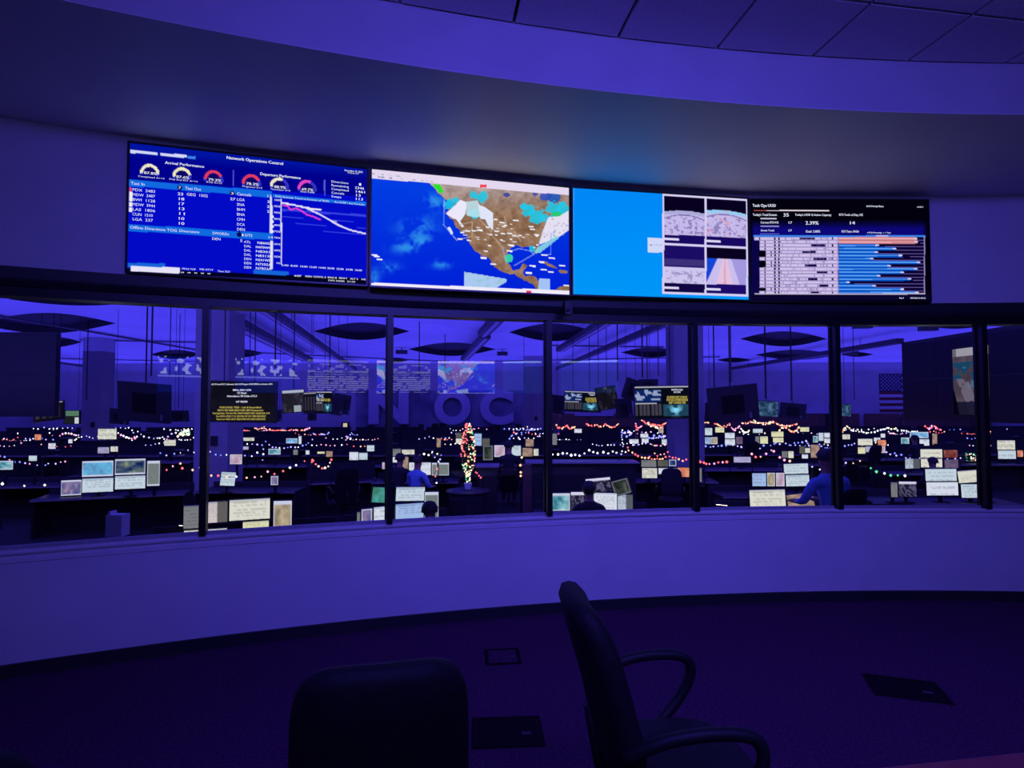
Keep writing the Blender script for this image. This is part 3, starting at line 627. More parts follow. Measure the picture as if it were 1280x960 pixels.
def office_chair(name, label, group, loc, rz, scale=1.0, arm=True):
    root = tag(empty(name, loc, rz), label, 'chair', group)
    # faces +Y; back at -Y
    sb = MB(); n = 40
    prof = [(0.001, .445), (.17, .445), (.225, .455), (.245, .475), (.25, .495), (.242, .515), (.21, .53), (.1, .522), (.001, .52)]
    for r, z in prof:
        for k in range(n):
            a = 2 * PI * k / n; ca, sa = math.cos(a), math.sin(a); e = .55
            X, Y = abs(ca) ** e * (1 if ca > 0 else -1) * r, abs(sa) ** e * (1 if sa > 0 else -1) * r
            sb.v.append((X, Y + .03, z - (.025 * max(0, Y / .25) ** 2)))
    for i in range(len(prof) - 1):
        for k in range(n): sb.f.append((i * n + k, i * n + (k + 1) % n, (i + 1) * n + (k + 1) % n, (i + 1) * n + k)); sb.m.append(0)
    sb.build('seat', M_leather, root, smooth=True)
    bk = rslab(.49, .60, .105, curve=-.045, taper=.10, lean=-.06)
    bk.v = [(x, y - .235 - .16 * (z + .3), z + .80) for x, y, z in bk.v]
    bk.build('backrest', M_leather, root, smooth=True)
    sp = MB(); sp.tube([(0, -.02, .43), (0, -.20, .43), (0, -.285, .50), (0, -.325, .70)], [.03, .028, .025, .02], 8); sp.build('back_support', M_plastic, root, smooth=True)
    if arm:
        for s in (-1, 1):
            m = MB(); P = [(s * .19, -.02, .45), (s * .27, .02, .47), (s * .295, .12, .56), (s * .295, .17, .65), (s * .292, .165, .705), (s * .29, .12, .735), (s * .288, .0, .742), (s * .28, -.12, .725), (s * .26, -.20, .69), (s * .235, -.255, .65)]
            Q = []
            for i in range(len(P) - 1):
                p0, p1, p2, p3 = (Vector(P[max(i - 1, 0)]), Vector(P[i]), Vector(P[i + 1]), Vector(P[min(i + 2, len(P) - 1)]))
                for t in (0, .33, .66): Q.append(.5 * ((2 * p1) + (p2 - p0) * t + (2 * p0 - 5 * p1 + 4 * p2 - p3) * t * t + (3 * p1 - p0 - 3 * p2 + p3) * t ** 3))
            Q.append(Vector(P[-1])); m.tube(Q, .021, 10); m.build('armrest', M_plastic, root, smooth=True)
    m = MB(); m._lathe([(.03, .1), (.03, .30), (.022, .30), (.022, .44)], (0, 0, 0), 12); m.build('gas_column', M_plastic, root)
    for k in range(5):
        a = 2 * PI * k / 5 + .3; d = Vector((math.cos(a), math.sin(a), 0))
        m = MB(); m.tube([d * .03 + Vector((0, 0, .11)), d * .18 + Vector((0, 0, .09)), d * .30 + Vector((0, 0, .068))], [.025, .02, .014], 6); lg = m.build('base_arm', M_plastic, root)
        c = d * .30; m = MB(); e = Vector((-d.y, d.x, 0)) * .022; m.tube([c - e + Vector((0, 0, .028)), c + e + Vector((0, 0, .028))], .028, 12); m.build('caster', M_plastic, lg)
    return root
GR = 'office chairs in the viewing room'
cR = office_chair('office_chair', 'black office chair side-on with looped armrests in front of the curved wall', GR, (0.60, 2.13, 0), -PI / 2 + 0.08)
cR.scale = (1, 1, 1.03)
cL = copy_tree(cR); cL['label'] = 'black office chair seen from behind, wide backrest towards the camera'; cL.location = (-0.40, 1.78, 0); cL.scale = (.99, 1, 1.075); cL.rotation_euler = (0, 0, 0.22)
cF = copy_tree(cR); cF['label'] = 'black office chair cut off by the lower left corner of the photo'; cF.location = (-1.33, 1.70, 0); cF.rotation_euler = (0, 0, -0.05); cF.scale = (1, 1, .94)

for o in list(cL.children) + list(cF.children):
    if o.name.startswith('armrest'): bpy.data.objects.remove(o)
# table at the lower right
tb = tag(empty('meeting_table', (1.35, 1.47, 0), 0.15), 'dark red wooden meeting table at the lower right corner', 'table')
MB().box((0.35, -0.18, .735), (1.7, .90, .035)).build('table_top', M_table, tb, bevel=.008)
for sx, sy in ((-.42, .2), (1.12, .2), (-.42, -.55), (1.12, -.55)):
    m = MB(); m._lathe([(.025, 0), (.025, .716)], (sx, sy, 0), 12); m.build('leg', M_plastic, tb)

# floor boxes
def floor_box(px, py, w, d, rz, label, framed):
    P = at_z(px, py, 0); r = tag(empty('floor_box', (P.x, P.y, 0), rz), label, 'floor box', 'floor boxes in the carpet')
    f = MB()
    for s in (-1, 1):
        f.box((s * w / 2, 0, .003), (.022, d + .022, .006)); f.box((0, s * d / 2, .003), (w - .022, .022, .006))
    f.build('frame', mat('floor_box_rubber', (0.006, 0.004, 0.008), .9, spec=.1, noise=(40, .2)), r)
    MB().box((0, 0, .002), (w - .03, d - .03, .004)).build('lid', M_carpet if framed else mat('floor_box_rubber', (0.006, 0.004, 0.008), .9, spec=.1, noise=(40, .2)), r)
    MB().box((w * .28, -d * .1, .0055), (.05, .03, .003)).build('handle', M_mull, r)
floor_box(628, 821, .23, .23, .1, 'small square floor box with dark rim and carpeted lid', True)
floor_box(634, 915, .37, .27, .06, 'black floor box lid between the two office chairs', False)
floor_box(1132, 861, .40, .27, -.30, 'black floor box lid on the carpet at the right', False)

# ------------------------------------------------------------------ operations room shell
ZF = -0.74; ZD = 0.01; ZC = EYE + 3.2; YF = 45.0
st(MB().box((0, 26, ZF - .1), (84, 44, .2)).build('floor_operations', M_nocfloor))
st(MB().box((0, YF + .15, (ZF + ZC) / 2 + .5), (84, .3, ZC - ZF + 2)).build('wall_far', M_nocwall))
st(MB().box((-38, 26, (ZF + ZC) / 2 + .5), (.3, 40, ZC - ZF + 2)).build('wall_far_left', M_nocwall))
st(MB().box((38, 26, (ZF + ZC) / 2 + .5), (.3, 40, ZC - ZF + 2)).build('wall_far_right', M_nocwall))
# outer face of the gallery below the glass
st(ring('wall_gallery', [(R + .162, ZF), (R + .162, -.1), (R + .30, -.1), (R + .30, ZF)], M_black))
# ceiling cloud with lens-shaped openings
LENS = [  # px left, px right, py top, py bottom
    (-30, 145, 391, 417), (32, 103, 421, 434), (10, 200, 366, 382), (392, 512, 403, 425), (636, 746, 404, 426.5), (776, 852, 434, 447),
    (510, 620, 428, 445), (925, 1034, 414, 433), (944, 1046, 437, 450), (1004, 1064, 449.5, 457), (1140, 1246, 396, 411), (188, 252, 437, 449),
    (150, 215, 453, 460), (270, 330, 436, 447), (340, 384, 452.5, 459), (816, 850, 449, 457), (715, 775, 455, 461), (870, 905, 456, 461),
    (1050, 1092, 440, 446), (478, 512, 447, 453), (560, 640, 456.5, 460), (895, 940, 447, 453), (1250, 1330, 425, 438)]
def lens_poly(l):
    x0, x1, y0, y1 = l; ym, hh, n = (y0 + y1) / 2, (y1 - y0) / 2, 14
    out = [at_z(x0 + (x1 - x0) * k / n, ym + hh * math.sin(PI * k / n), ZC).to_2d() for k in range(n)]
    return out + [at_z(x1 - (x1 - x0) * k / n, ym - hh * math.sin(PI * k / n), ZC).to_2d() for k in range(n)]
polys = [lens_poly(l) for l in LENS]
bm = bmesh.new(); edges = []
def loop(pts):
    vs = [bm.verts.new((p[0], p[1], ZC)) for p in pts]
    for a, b in zip(vs, vs[1:] + vs[:1]): edges.append(bm.edges.new((a, b)))
outer = []
for (a, b) in (((-38, 7), (38, 7)), ((38, 7), (38, YF)), ((38, YF), (-38, YF)), ((-38, YF), (-38, 7))):
    for k in range(20): outer.append((a[0] + (b[0] - a[0]) * k / 20, a[1] + (b[1] - a[1]) * k / 20))
loop(outer)
keep = []
for p in polys:                                       # leave out any opening that would overlap another or the wall
    xs, ys = [q[0] for q in p], [q[1] for q in p]; bx = (min(xs), max(xs), min(ys), max(ys))
    if bx[3] > YF - .3 or bx[2] < 7.3 or bx[0] < -37.5 or bx[1] > 37.5: continue
    if any(not (bx[1] + .1 < k[1][0] or k[1][1] + .1 < bx[0] or bx[3] + .1 < k[1][2] or k[1][3] + .1 < bx[2]) for k in keep): 
        pass
    keep.append((p, bx))
good = []
def cross_any(p, q):
    P_ = np.array([(v[0], v[1]) for v in p]); Q_ = [(v[0], v[1]) for v in q]
    return inpoly(P_[:, 0], P_[:, 1], Q_).any()
for p, bx in keep:
    if any(cross_any(p, g) or cross_any(g, p) for g in good): continue
    good.append(p); loop(p)
bmesh.ops.triangle_fill(bm, use_beauty=True, use_dissolve=False, edges=edges)
for f in bm.faces:
    if f.normal.z > 0: f.normal_flip()
me = bpy.data.meshes.new('ceiling_cloud'); bm.to_mesh(me); bm.free(); me.materials.append(M_cloud)
cl = bpy.data.objects.new('ceiling_operations', me); scene.collection.objects.link(cl); st(cl)
for p in good:
    mb = MB(); n = len(p)
    mb.v = [(q[0], q[1], ZC) for q in p] + [(q[0], q[1], ZC + .35) for q in p] + [(q[0], q[1], ZC + .35) for q in p]
    for k in range(n): mb.f.append((k, (k + 1) % n, n + (k + 1) % n, n + k)); mb.m.append(0)
    mb.f.append(tuple(2 * n + k for k in range(n))); mb.m.append(0)
    mb.build('ceiling_opening', M_void, cl)
# long gentle ribs between the ceiling clouds
for (a, b) in (((-60, 385), (300, 447)), ((300, 440), (560, 452)), ((600, 452), (900, 446)), ((880, 470), (1125, 452)), ((60, 448), (250, 452)), ((690, 432), (830, 434)), ((100, 425), (250, 428)), ((900, 452), (1090, 462))):
    A_, B_ = at_z(*a, ZC - .06) if a[1] < 495 else None, at_z(*b, ZC - .06)
    if A_.y > YF - .5 or B_.y > YF - .5 or A_.y < 7: continue
    MB().bar(A_, B_, .16, .05).build('ceiling_seam', M_duct, cl)

# columns
COL = [(243, 285, 15.0, 'wide pale column left, behind the first mullion'), (102, 126, 27.0, 'slim pale column behind the leftmost hanging screens'),
       (843, 880, 17.8, 'pale column right of centre, behind a mullion'), (655, 679, 38.0, 'far slim column right of the big wall letters')]
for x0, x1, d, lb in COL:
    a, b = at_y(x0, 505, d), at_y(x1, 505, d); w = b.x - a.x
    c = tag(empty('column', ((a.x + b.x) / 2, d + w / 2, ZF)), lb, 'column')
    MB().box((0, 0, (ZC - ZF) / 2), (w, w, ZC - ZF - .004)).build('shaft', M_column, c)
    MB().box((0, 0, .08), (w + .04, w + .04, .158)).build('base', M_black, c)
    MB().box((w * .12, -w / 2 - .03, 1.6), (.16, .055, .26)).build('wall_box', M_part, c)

# hanging ducts and beams
DUCTS = [((272, 392), (385, 450), .62, .25, 'dark ceiling beam slanting over the black text display'), ((326, 382), (456, 470), .34, .22, 'long brown ceiling duct slanting towards the big wall letters'),
         ((622, 398), (604, 417), .42, .2, 'short ceiling duct at the top of the middle window'), ((607, 420), (580, 449), .42, .2, 'short ceiling duct pointing at the lit tree'),
         ((760, 400), (700, 437), .42, .2, 'thin dark ceiling beam over the centre right window'), ((852, 396), (690, 464), .34, .22, 'long dark ceiling beam slanting up towards the pale right column'),
         ((1125, 426), (872, 468), .34, .22, 'long dark ceiling beam reaching the black video wall'), ((-40, 436), (238, 478), .2, .12, 'thin ceiling beam left, behind the leftmost hanging screens')]
for a, b, w, h, lb in DUCTS:
    z = ZC - .45; P, Q = at_z(*a, z), at_z(*b, z)
    if Q.y > YF - .5: Q = P + (Q - P) * ((YF - .6 - P.y) / (Q.y - P.y))
    o = tag(empty('ceiling_duct', P), lb, 'duct')
    MB().bar((0, 0, 0), Q - P, w, h).build('casing', M_duct, o)
    m = MB(); m.bar(Vector((0, 0, -h / 2 - .02)), (Q - P) + Vector((0, 0, -h / 2 - .02)), w * .35, .04); m.build('light_strip', M_edge, o)
    for t in (.15, .5, .85):
        p = (Q - P) * t; m = MB(); m.tube([p + Vector((0, 0, h / 2)), p + Vector((0, 0, ZC - z))], .012, 6); m.build('hanger_rod', M_mull, o)

# mural with raised letters
a, b = at_y(445, 488, YF - .05), at_y(662, 545, YF - .05)
def paint_noise_mat():
    m = mat('mural_print', (0.10, 0.10, 0.42), 0.7); nt = m.node_tree; bs = nt.nodes['Principled BSDF']
    tc = nt.nodes.new('ShaderNodeTexCoord'); n = nt.nodes.new('ShaderNodeTexNoise'); n.inputs['Scale'].default_value = .55; n.inputs['Detail'].default_value = 5
    r = nt.nodes.new('ShaderNodeValToRGB'); r.color_ramp.elements[0].position = .38; r.color_ramp.elements[0].color = (.10, .10, .19, 1)
    r.color_ramp.elements[1].position = .64; r.color_ramp.elements[1].color = (.26, .26, .36, 1)
    nt.links.new(tc.outputs['Object'], n.inputs['Vector']); nt.links.new(n.outputs[0], r.inputs[0]); nt.links.new(r.outputs[0], bs.inputs['Base Color']); return m
M_mural = paint_noise_mat()
mu = tag(empty('wall_mural', ((a.x + b.x) / 2, YF - .06, (a.z + b.z) / 2)), 'blue cloudy sky and skyline mural on the far wall', 'mural')
MB().box((0, 0, 0), (b.x - a.x, .06, a.z - b.z)).build('print_panel', M_mural, mu)
mb = MB(); xx = -(b.x - a.x) / 2 + .2
while xx < (b.x - a.x) / 2 - .5:
    w = random.uniform(.2, .6); hgt = random.uniform(.25, 1.0) * (1.5 if abs(xx + 2) < 2 else 1); mb.box((xx + w / 2, -.036, -(a.z - b.z) / 2 + hgt / 2), (w, .008, hgt)); xx += w + random.uniform(0, .2)
mb.build('skyline_print', M_void, mu)
for ch, x0, x1, y0, y1 in (('N', 461, 511, 487, 530), ('O', 543, 588, 487, 531), ('C', 600, 642, 487, 531)):
    P = at_y(x0, y1, YF - .35); Q = at_y(x1, y0, YF - .35)
    v, f = text_mesh_data(ch, 12, .045); vx, vy = v[:, 0], v[:, 1]
    me_v = [((p[0] - vx.min()) / (vx.max() - vx.min()) * (Q.x - P.x), 0, (p[1] - vy.min()) / (vy.max() - vy.min()) * (Q.z - P.z)) for p in v]
    mb = MB(); mb.v = me_v; mb.f = list(f); mb.m = [0] * len(f)
    o = mb.build('wall_letter', M_letter, None, P)
    s = o.modifiers.new('solid', 'SOLIDIFY'); s.thickness = .26; s.offset = 0
    tag(o, {'N': 'large raised capital letter N on the blue mural', 'O': 'large raised capital letter O on the blue mural', 'C': 'large raised capital letter C on the blue mural'}[ch], 'letter', 'raised letters on the far wall')
# brown panelling under the soffit line of the far wall, a lit doorway and pale fascia boards
WX = [(-30, 245), (660, 700), (700, 760), (760, 800), (800, 850), (880, 935), (935, 985), (985, 1036), (1046, 1075), (1080, 1125), (1125, 1180), (1180, 1240)]
root = tag(empty('wood_panelling', (0, YF - .2, 0)), 'brown wooden wall panels low along the far wall', 'panelling')
for x0, x1 in WX[1:]:
    A_, B_ = at_y(x0, 517, YF - .2), at_y(x1, 536, YF - .2)
    MB().box(((A_.x + B_.x) / 2, 0, (A_.z + B_.z) / 2), (B_.x - A_.x - .12, .1, A_.z - B_.z)).build('panel', M_wood, root)
for x0, x1, y0, y1, lb in ((718, 767, 514, 520, 'pale header board on the far wall under the hanging screens'), (1006, 1037, 508, 517, 'pale header board on the far wall near the right mullion'), (788, 795, 512, 520, 'small pale square board on the far wall')):
    A_, B_ = at_y(x0, y0, YF - .3), at_y(x1, y1, YF - .3)
    tag(MB().box((0, 0, 0), (B_.x - A_.x, .08, A_.z - B_.z)).build('header_board', M_letter, None, (A_ + B_) / 2), lb, 'board')
for x0, x1, y0, y1, g, lb in ((429, 434, 529, 541, glow('warm_doorway', (.9, .75, .55), .8), 'narrow lit doorway left of the mural'), (1037, 1046, 519, 536, glow('tan_doorway', (.42, .22, .08), .6), 'tan lit doorway beside the right mullion')):
    A_, B_ = at_y(x0, y0, YF - .35), at_y(x1, y1, YF - .35); c = (A_ + B_) / 2
    r = tag(empty('lit_doorway', c), lb, 'doorway'); w, h = B_.x - A_.x, A_.z - B_.z
    MB().box((0, .05, 0), (w * 1.9, .12, h * 1.25)).build('frame', M_void, r); MB().box((0, -.02, 0), (w, .02, h)).build('lit_gap', g, r)

# flag on the far wall
A_, B_ = at_y(1101, 467, YF - .25), at_y(1150, 515, YF - .25); fw_, fh = B_.x - A_.x, A_.z - B_.z
fl = tag(empty('flag', (A_.x, YF - .02, B_.z)), 'American flag hung on the far wall beside the black video wall', 'flag')
for k in range(13):
    MB().box((fw_ / 2, 0, fh * (k + .5) / 13), (fw_, .03, fh / 13 - .004)).build('stripe', M_flagr if k % 2 == 0 else M_flagw, fl)
MB().box((fw_ * .29, -.025, fh * .77), (fw_ * .58, .02, fh * .46)).build('canton', M_flagb, fl)
for r_ in range(9):
    for c_ in range(6 if r_ % 2 == 0 else 5):
        cx_, cz_ = fw_ * .58 * ((c_ * 2 + (1 if r_ % 2 == 0 else 2)) / 12), fh * (.54 + .46 * (r_ + 1) / 10)
        P_ = []
        for k in range(10):
            a_ = PI / 2 + k * PI / 5; q = .085 if k % 2 == 0 else .035; P_.append((cx_ + q * math.cos(a_), -.036, cz_ + q * math.sin(a_)))
        if r_ == 0 and c_ == 0: mbs = MB()
        mbs.add(P_, [tuple(range(10))])
mbs.build('stars', M_flagw, fl)
# black video wall on the right, seen at a slant, with one lit map picture
vw = tag(empty('video_wall', (17.1, 20.5, 0)), 'tall black video wall on the right with one pale map picture', 'video wall')
zt, zb = at_y(1125, 428, 25).z, at_y(1125, 524, 25).z
k = 0
for y0 in np.arange(13.0, 25.0, 2.0):
    for z0 in (0, 1):
        h = (zt - zb) / 2; MB().box((.12, y0 + 1 - 20.5, zb + h * (z0 + .5)), (.2, 1.985, h - .015)).build('panel', M_bezel, vw)
def paint_sidemap(u, v):
    col = np.zeros((len(u), 3)) + np.array([34, 30, 42.0]); n = fbm(u * 10, v * 10, 2.2, 4)
    t = v > .12; c = np.zeros_like(col) + np.array([96, 84, 98.0]); c += ((n - .5) * 60)[:, None]; col[t] = c[t]
    setc(col, (v > .2) & (v < .48) & (n > .42) & (u < .9), (20, 84, 126), .85); setc(col, (v > .28) & (v < .6) & (n > .62), (80, 150, 180), .7)
    setc(col, (v > .45) & (np.abs(u - .25 - (v - .45) * .7) < .16) & (n > .34), (150, 140, 160), .7)
    setc(col, v > .74 + .1 * n, (22, 22, 50), .85); setc(col, v <= .12, (196, 192, 206), 1); setc(col, (v <= .12) & (u < .12), (130, 125, 140), 1)
    setc(col, (u < .16 * np.clip((v - .6) / .4, 0, 1) ** .8), (2, 2, 10), 1); return col
za, zb2 = at_y(1191, 437, 22.1).z, at_y(1191, 518, 22.1).z
g = grid_mesh('lit_picture', (17.1, 22.1, za), (0, -1, 0), (0, 0, -1), 1.66, za - zb2, 50, 80, paint_sidemap, glow_attr('side_picture', .7), vw, 'uv'); g.matrix_parent_inverse = Matrix.Translation((-17.1, -20.5, 0))
# same, left
a = at_y(32, 415, 20); b_ = at_y(32, 521, 20)
lw = tag(empty('video_wall', (a.x - 2.2, 20, 0)), 'tall black screen filling the left edge behind the glass', 'video wall')
for k in range(2):
    for z0 in (0, 1):
        h = (a.z - b_.z) / 2; MB().box((-1.08 + 2.2 * k + 1.08, .1, b_.z + h * (z0 + .5)), (2.18, .2, h - .01)).build('panel', M_bezel, lw)
# pale reflection stripes of the glass, built as solid bars above the video wall
for k, (a, b) in enumerate((((1244, 411), (1279, 403.5)), ((1245, 414), (1278, 409)), ((1249, 418), (1279, 415)))):
    P, Q = at_z(*a, ZC - .5), at_z(*b, ZC - .5); tag(MB().bar((0, 0, 0), Q - P, .12, .04).build('reflection_stripe', M_edge, None, P), ('topmost', 'middle', 'lowest')[k] + ' of three thin pale reflection stripes at the right edge', 'rail', 'ceiling rails at the right edge')

# ------------------------------------------------------------------ screens of many kinds
def pt_doc(tint, rows=9, split=0, seed=0):
    def f(u, v):
        col = np.zeros((len(u), 3)) + np.array(tint, float); n = vnoise(u * 40, v * 0 + np.floor(v * rows) * 3, 2.0, seed)
        r = (v * rows) % 1; setc(col, (r < .35) & (n > .45) & (u > .08) & (u < .92) & (v > .12), np.array(tint) * .72, .55)
        setc(col, v < .09, np.array(tint) * .85 + np.array([0, 4, 16]), 1)
        if split: setc(col, (u > split), np.array(tint) * .42, .9)
        return col
    return f
def pt_dark(seed=0):
    def f(u, v):
        col = np.zeros((len(u), 3)) + np.array([26, 24, 44.0]); n = vnoise(u * 26, v * 20, 2.0, seed); setc(col, (n > .6), (130, 125, 165), .6); setc(col, v < .16, (214, 212, 232), 1); return col
    return f
def pt_pic(a, b, seed=0, border=(200, 205, 225)):
    def f(u, v):
        n = fbm(u * 12, v * 9, 3.0, seed)[:, None]; col = np.array(a, float) * (1 - n) + np.array(b, float) * n; col += (n - .5) * 90
        if border: setc(col, (v < .1) | (v > .93) | (u < .03) | (u > .97), border, 1)
        return col
    return f
ST = {
    'white': pt_doc((214, 220, 232)), 'pale': pt_doc((196, 212, 222), 7), 'cream': pt_doc((220, 219, 204), 8), 'yellow': pt_doc((222, 220, 176), 6), 'bluish': pt_doc((160, 186, 226), 7, seed=3),
    'lilac': pt_doc((172, 168, 206), 6), 'split': pt_doc((206, 196, 194), 12, .6), 'grey': pt_doc((120, 122, 124), 6), 'split2': pt_doc((180, 192, 206), 8, .55, 4), 'dim': pt_doc((92, 92, 84), 8), 'green': pt_pic((96, 140, 104), (40, 150, 160), 3, None),
    'dark': pt_dark(2), 'dark2': pt_dark(8), 'olive': pt_pic((44, 52, 48), (70, 76, 66), 5, (120, 120, 130)), 'map': pt_pic((16, 40, 120), (140, 150, 90), 4), 'dash': pt_pic((120, 140, 190), (70, 190, 220), 6), 'photo': pt_pic((60, 90, 160), (150, 110, 130), 7),
    'orange': pt_pic((190, 100, 84), (222, 150, 110), 8, None), 'redbrown': pt_pic((110, 50, 44), (130, 66, 60), 9, None), 'mauve': pt_pic((110, 90, 120), (80, 64, 90), 10, None), 'tan': pt_pic((140, 118, 110), (170, 140, 120), 11, None),
    'blue': pt_pic((60, 130, 200), (150, 200, 225), 12), 'teal': pt_pic((30, 120, 140), (190, 210, 215), 13), 'news': pt_pic((150, 140, 120), (190, 170, 130), 14), 'pink': pt_pic((200, 150, 160), (170, 160, 190), 15), 'navy': pt_pic((20, 40, 90), (40, 70, 130), 16), 'speckle': pt_pic((150, 160, 160), (80, 90, 84), 17)}
DESKREG = []; EXTRA = []
# ------------------------------------------------------------------ desks of the operations floor
def ORD(k): k += 1; return '%d%s' % (k, 'th' if 10 < k % 100 < 14 else {1: 'st', 2: 'nd', 3: 'rd'}.get(k % 10, 'th'))
def desk(px, yb, w, yaw, label, dp=.8, screen=.0, group='dark console desks on the operations floor', z=None, shift=0.0):
    d = (EYE - ZD) * FPX / (yb - 505); P = at_y(px, yb, d); return desk_at(P.x, d + shift, w, yaw, label, dp, screen, group, z)
def desk_at(x, y, w, yaw, label, dp=.8, screen=.0, group=None, z=None):
    yaw = -math.radians(yaw); z = ZD if z is None else z
    r = tag(empty('console_desk', (x, y, ZF), -yaw), label, 'desk', group); H_ = z - ZF
    if group != 'small dark desks under far monitors': DESKREG.append((x - w / 2, x + w / 2, y - .1))
    MB().box((0, 0, H_ - .02), (w, dp, .04)).build('desk_top', M_desk, r)
    MB().box((0, -dp / 2 - .006, H_ - .02), (w, .012, .036)).build('edge_strip', M_edge, r)
    MB().box((0, dp / 2 - .03, (H_ - .04) / 2), (w - .1, .03, H_ - .044)).build('modesty_panel', M_part, r)
    for s in (-1, 1): MB().box((s * (w / 2 - .03), 0, (H_ - .04) / 2), (.04, dp - .1, H_ - .042)).build('leg', M_desk, r)
    if screen: MB().box((0, dp / 2 + .03, H_ / 2 + screen / 2), (w, .05, H_ + screen)).build('divider', M_part, r)
    return r
DESKS = [(140, 617, 2.6, 18, 'desk under the four-monitor block at left', .12), (300, 672, 2.4, 18, 'nearest desk at the left sill with wide white page', .12), (500, 657, 1.6, 22, 'near desk left of centre under the pale green page', .12), (740, 643, 1.9, -6, 'near desk at the centre with the curly-haired person', .12),
         (975, 641, 1.8, -8, 'near desk left of the blue-shirted man', .1), (1175, 626, 2.5, -8, 'near desk at right under the bright block', .12), (520, 600, 2.0, 2, 'second-row desk left of the lit tree', .12), (835, 600, 2.2, -3, 'desk beside the right column', .1), (640, 580, 2.6, 0, 'desk behind the high counter', .1),
         (1165, 591, 2.4, 0, 'desk with bald head in front at right', .12), (930, 586, 2.4, 0, 'dark desk with flat lilac monitor', .1), (1090, 574, 2.4, 0, 'desk with round black chair back', .1), (20, 605, 2.4, 8, 'desk at the left edge with blue bulbs', .1), (312, 611, 2.1, 0, 'desk behind the nearest left desk', .1), (1238, 580, 2.9, 0, 'desk at the right edge', .1),
         (425, 600, 1.6, 18, 'dark desk left of the near centre-left desk', .35), (1010, 580, 2.0, 0, 'desk behind the blue-shirted man', .1), (450, 581, 2.6, 0, 'desk left of the second mullion, third row', .1), (340, 581, 2.6, 5, 'desk under the pink picture monitor', .1)]
for px, yb, w, yw, lb, sc in DESKS: desk(px, yb, w, yw, lb, screen=sc, shift=.15)
# far rows: desk segments side by side at rising distances
NAMES = ['far desk row nearest the middle', 'second far desk row', 'third far desk row', 'fourth far desk row', 'last desk row by the far wall']
for r_, yb in enumerate((568, 561, 553, 546, 540)):
    d = (EYE - ZD) * FPX / (yb - 505); nk = 0
    for px in range(-30, 1330, int(4.6 / d * FPX)):
        if yb > 560 and (570 < px < 600): continue
        X = ray(px + r_ * 17, 560).x * d
        if abs(X) > 35 or any(abs(X - ray((c[0] + c[1]) / 2, 505).x * c[2]) < 2.9 and abs(d - c[2]) < 1.6 for c in COL): continue
        k = desk(px + r_ * 17, yb, 4.2, 0, 'dark desk in the %s, %s from the left' % (NAMES[r_], ORD(nk)), screen=.32, dp=.8, group=NAMES[r_], shift=.2); nk += 1
MCACHE = {}
def picture(style, w, h, px, parent):
    nx = 6 if px < 14 else (12 if px < 24 else 26); nz = max(4, int(nx * min(h / w, 2)))
    return grid_mesh('screen', (-w / 2, -.021, h / 2), (1, 0, 0), (0, 0, -1), w, h, nx, nz, ST[style], M_scr_small, parent, 'uv')
def monitor(x0, y0, x1, y1, yb, yaw, style, label, pitch=0.0, roll=0.0, group=None, dd=0.0):
    """box of the lit area in the photograph; yb = row where the desk would carry it, giving its real distance"""
    d = (EYE - ZD - .085) * FPX / (yb - 505) + dd; yaw = -yaw
    X = ray((x0 + x1) / 2, 560).x; best = None
    for (a, b_, yc) in DESKREG:
        if a + .05 < X * yc < b_ - .05 and abs(yc - d) < .16 * d and (best is None or abs(yc - d) < abs(best - d)): best = yc
    if best is None: EXTRA.append((X * d, d)); DESKREG.append((X * d - .9, X * d + .9, d))
    elif yb < 590: d = best
    c = at_y((x0 + x1) / 2, (y0 + y1) / 2, d); u = c.x / d; w = (x1 - x0) / FPX * d / max(math.cos(yaw) + u * math.sin(yaw), .5)
    h = (y1 - y0 - .3 * w * abs(math.sin(yaw)) / d * ((y0 + y1) / 2 - 505)) / FPX * d
    b = MB().box((0, 0, 0), (w + .018, .04, h + .018)).build('computer_monitor', M_bezel, None, c)
    b.rotation_euler = Matrix.Rotation(-yaw, 3, 'Z').to_euler() if not (pitch or roll) else (Matrix.Rotation(-yaw, 3, 'Z') @ Matrix.Rotation(pitch, 3, 'X') @ Matrix.Rotation(roll, 3, 'Y')).to_euler()
    picture(style, w, h, x1 - x0, b)
    s = MB(); zz = ZD - c.z
    s.box((0, .045, zz / 2), (.05, .03, abs(zz)))
    if yb - y1 < 6: s.box((0, .03, zz + .008), (.22, .17, .014))
    s.build('stand', M_plastic, b)
    return tag(b, label, 'monitor', group)
def t_(x0, y0, x1, y1, yb, yaw, style, label, **k): return monitor(x0, y0, x1, y1, yb, math.radians(yaw), style, label, **k)
G1 = 'monitors of the desk left of the pale column'; 
t_(103.5, 576, 142, 595.5, 613, 18, 'dash', 'upper left monitor of the four-monitor block at left, colourful dashboard', group=G1)
t_(144.5, 573.5, 182, 593, 613, 18, 'map', 'upper right monitor of the four-monitor block at left, dark map', group=G1)
t_(103.5, 597.5, 142, 615, 613, 18, 'pale', 'lower left monitor of the four-monitor block at left, pale document', group=G1)
t_(144.5, 594.5, 182, 611, 613, 18, 'pale', 'lower right monitor of the four-monitor block at left, greenish white page', group=G1)
t_(184.5, 576, 200, 607, 613, 14, 'speckle', 'grey portrait monitor right of the four-monitor block at left', group=G1)
t_(77, 600, 102, 619, 613, 22, 'photo', 'monitor with grey picture left of the four-monitor block', group=G1)
t_(-6, 576, 17, 587, 600, 8, 'teal', 'monitor with greenish picture cut by the left edge')
G2 = 'monitors of the nearest desk at left'
t_(230, 632, 249.5, 660, 667, 20, 'grey', 'grey striped monitor just left of the leftmost visible mullion', group=G2)
t_(253, 627, 284.5, 653, 667, 20, 'split', 'monitor split in cream and grey halves right of the leftmost mullion', group=G2)
t_(287.5, 623.5, 337.5, 649.5, 667, 20, 'cream', 'wide bright monitor with white page and brown line, nearest desk at left', group=G2)
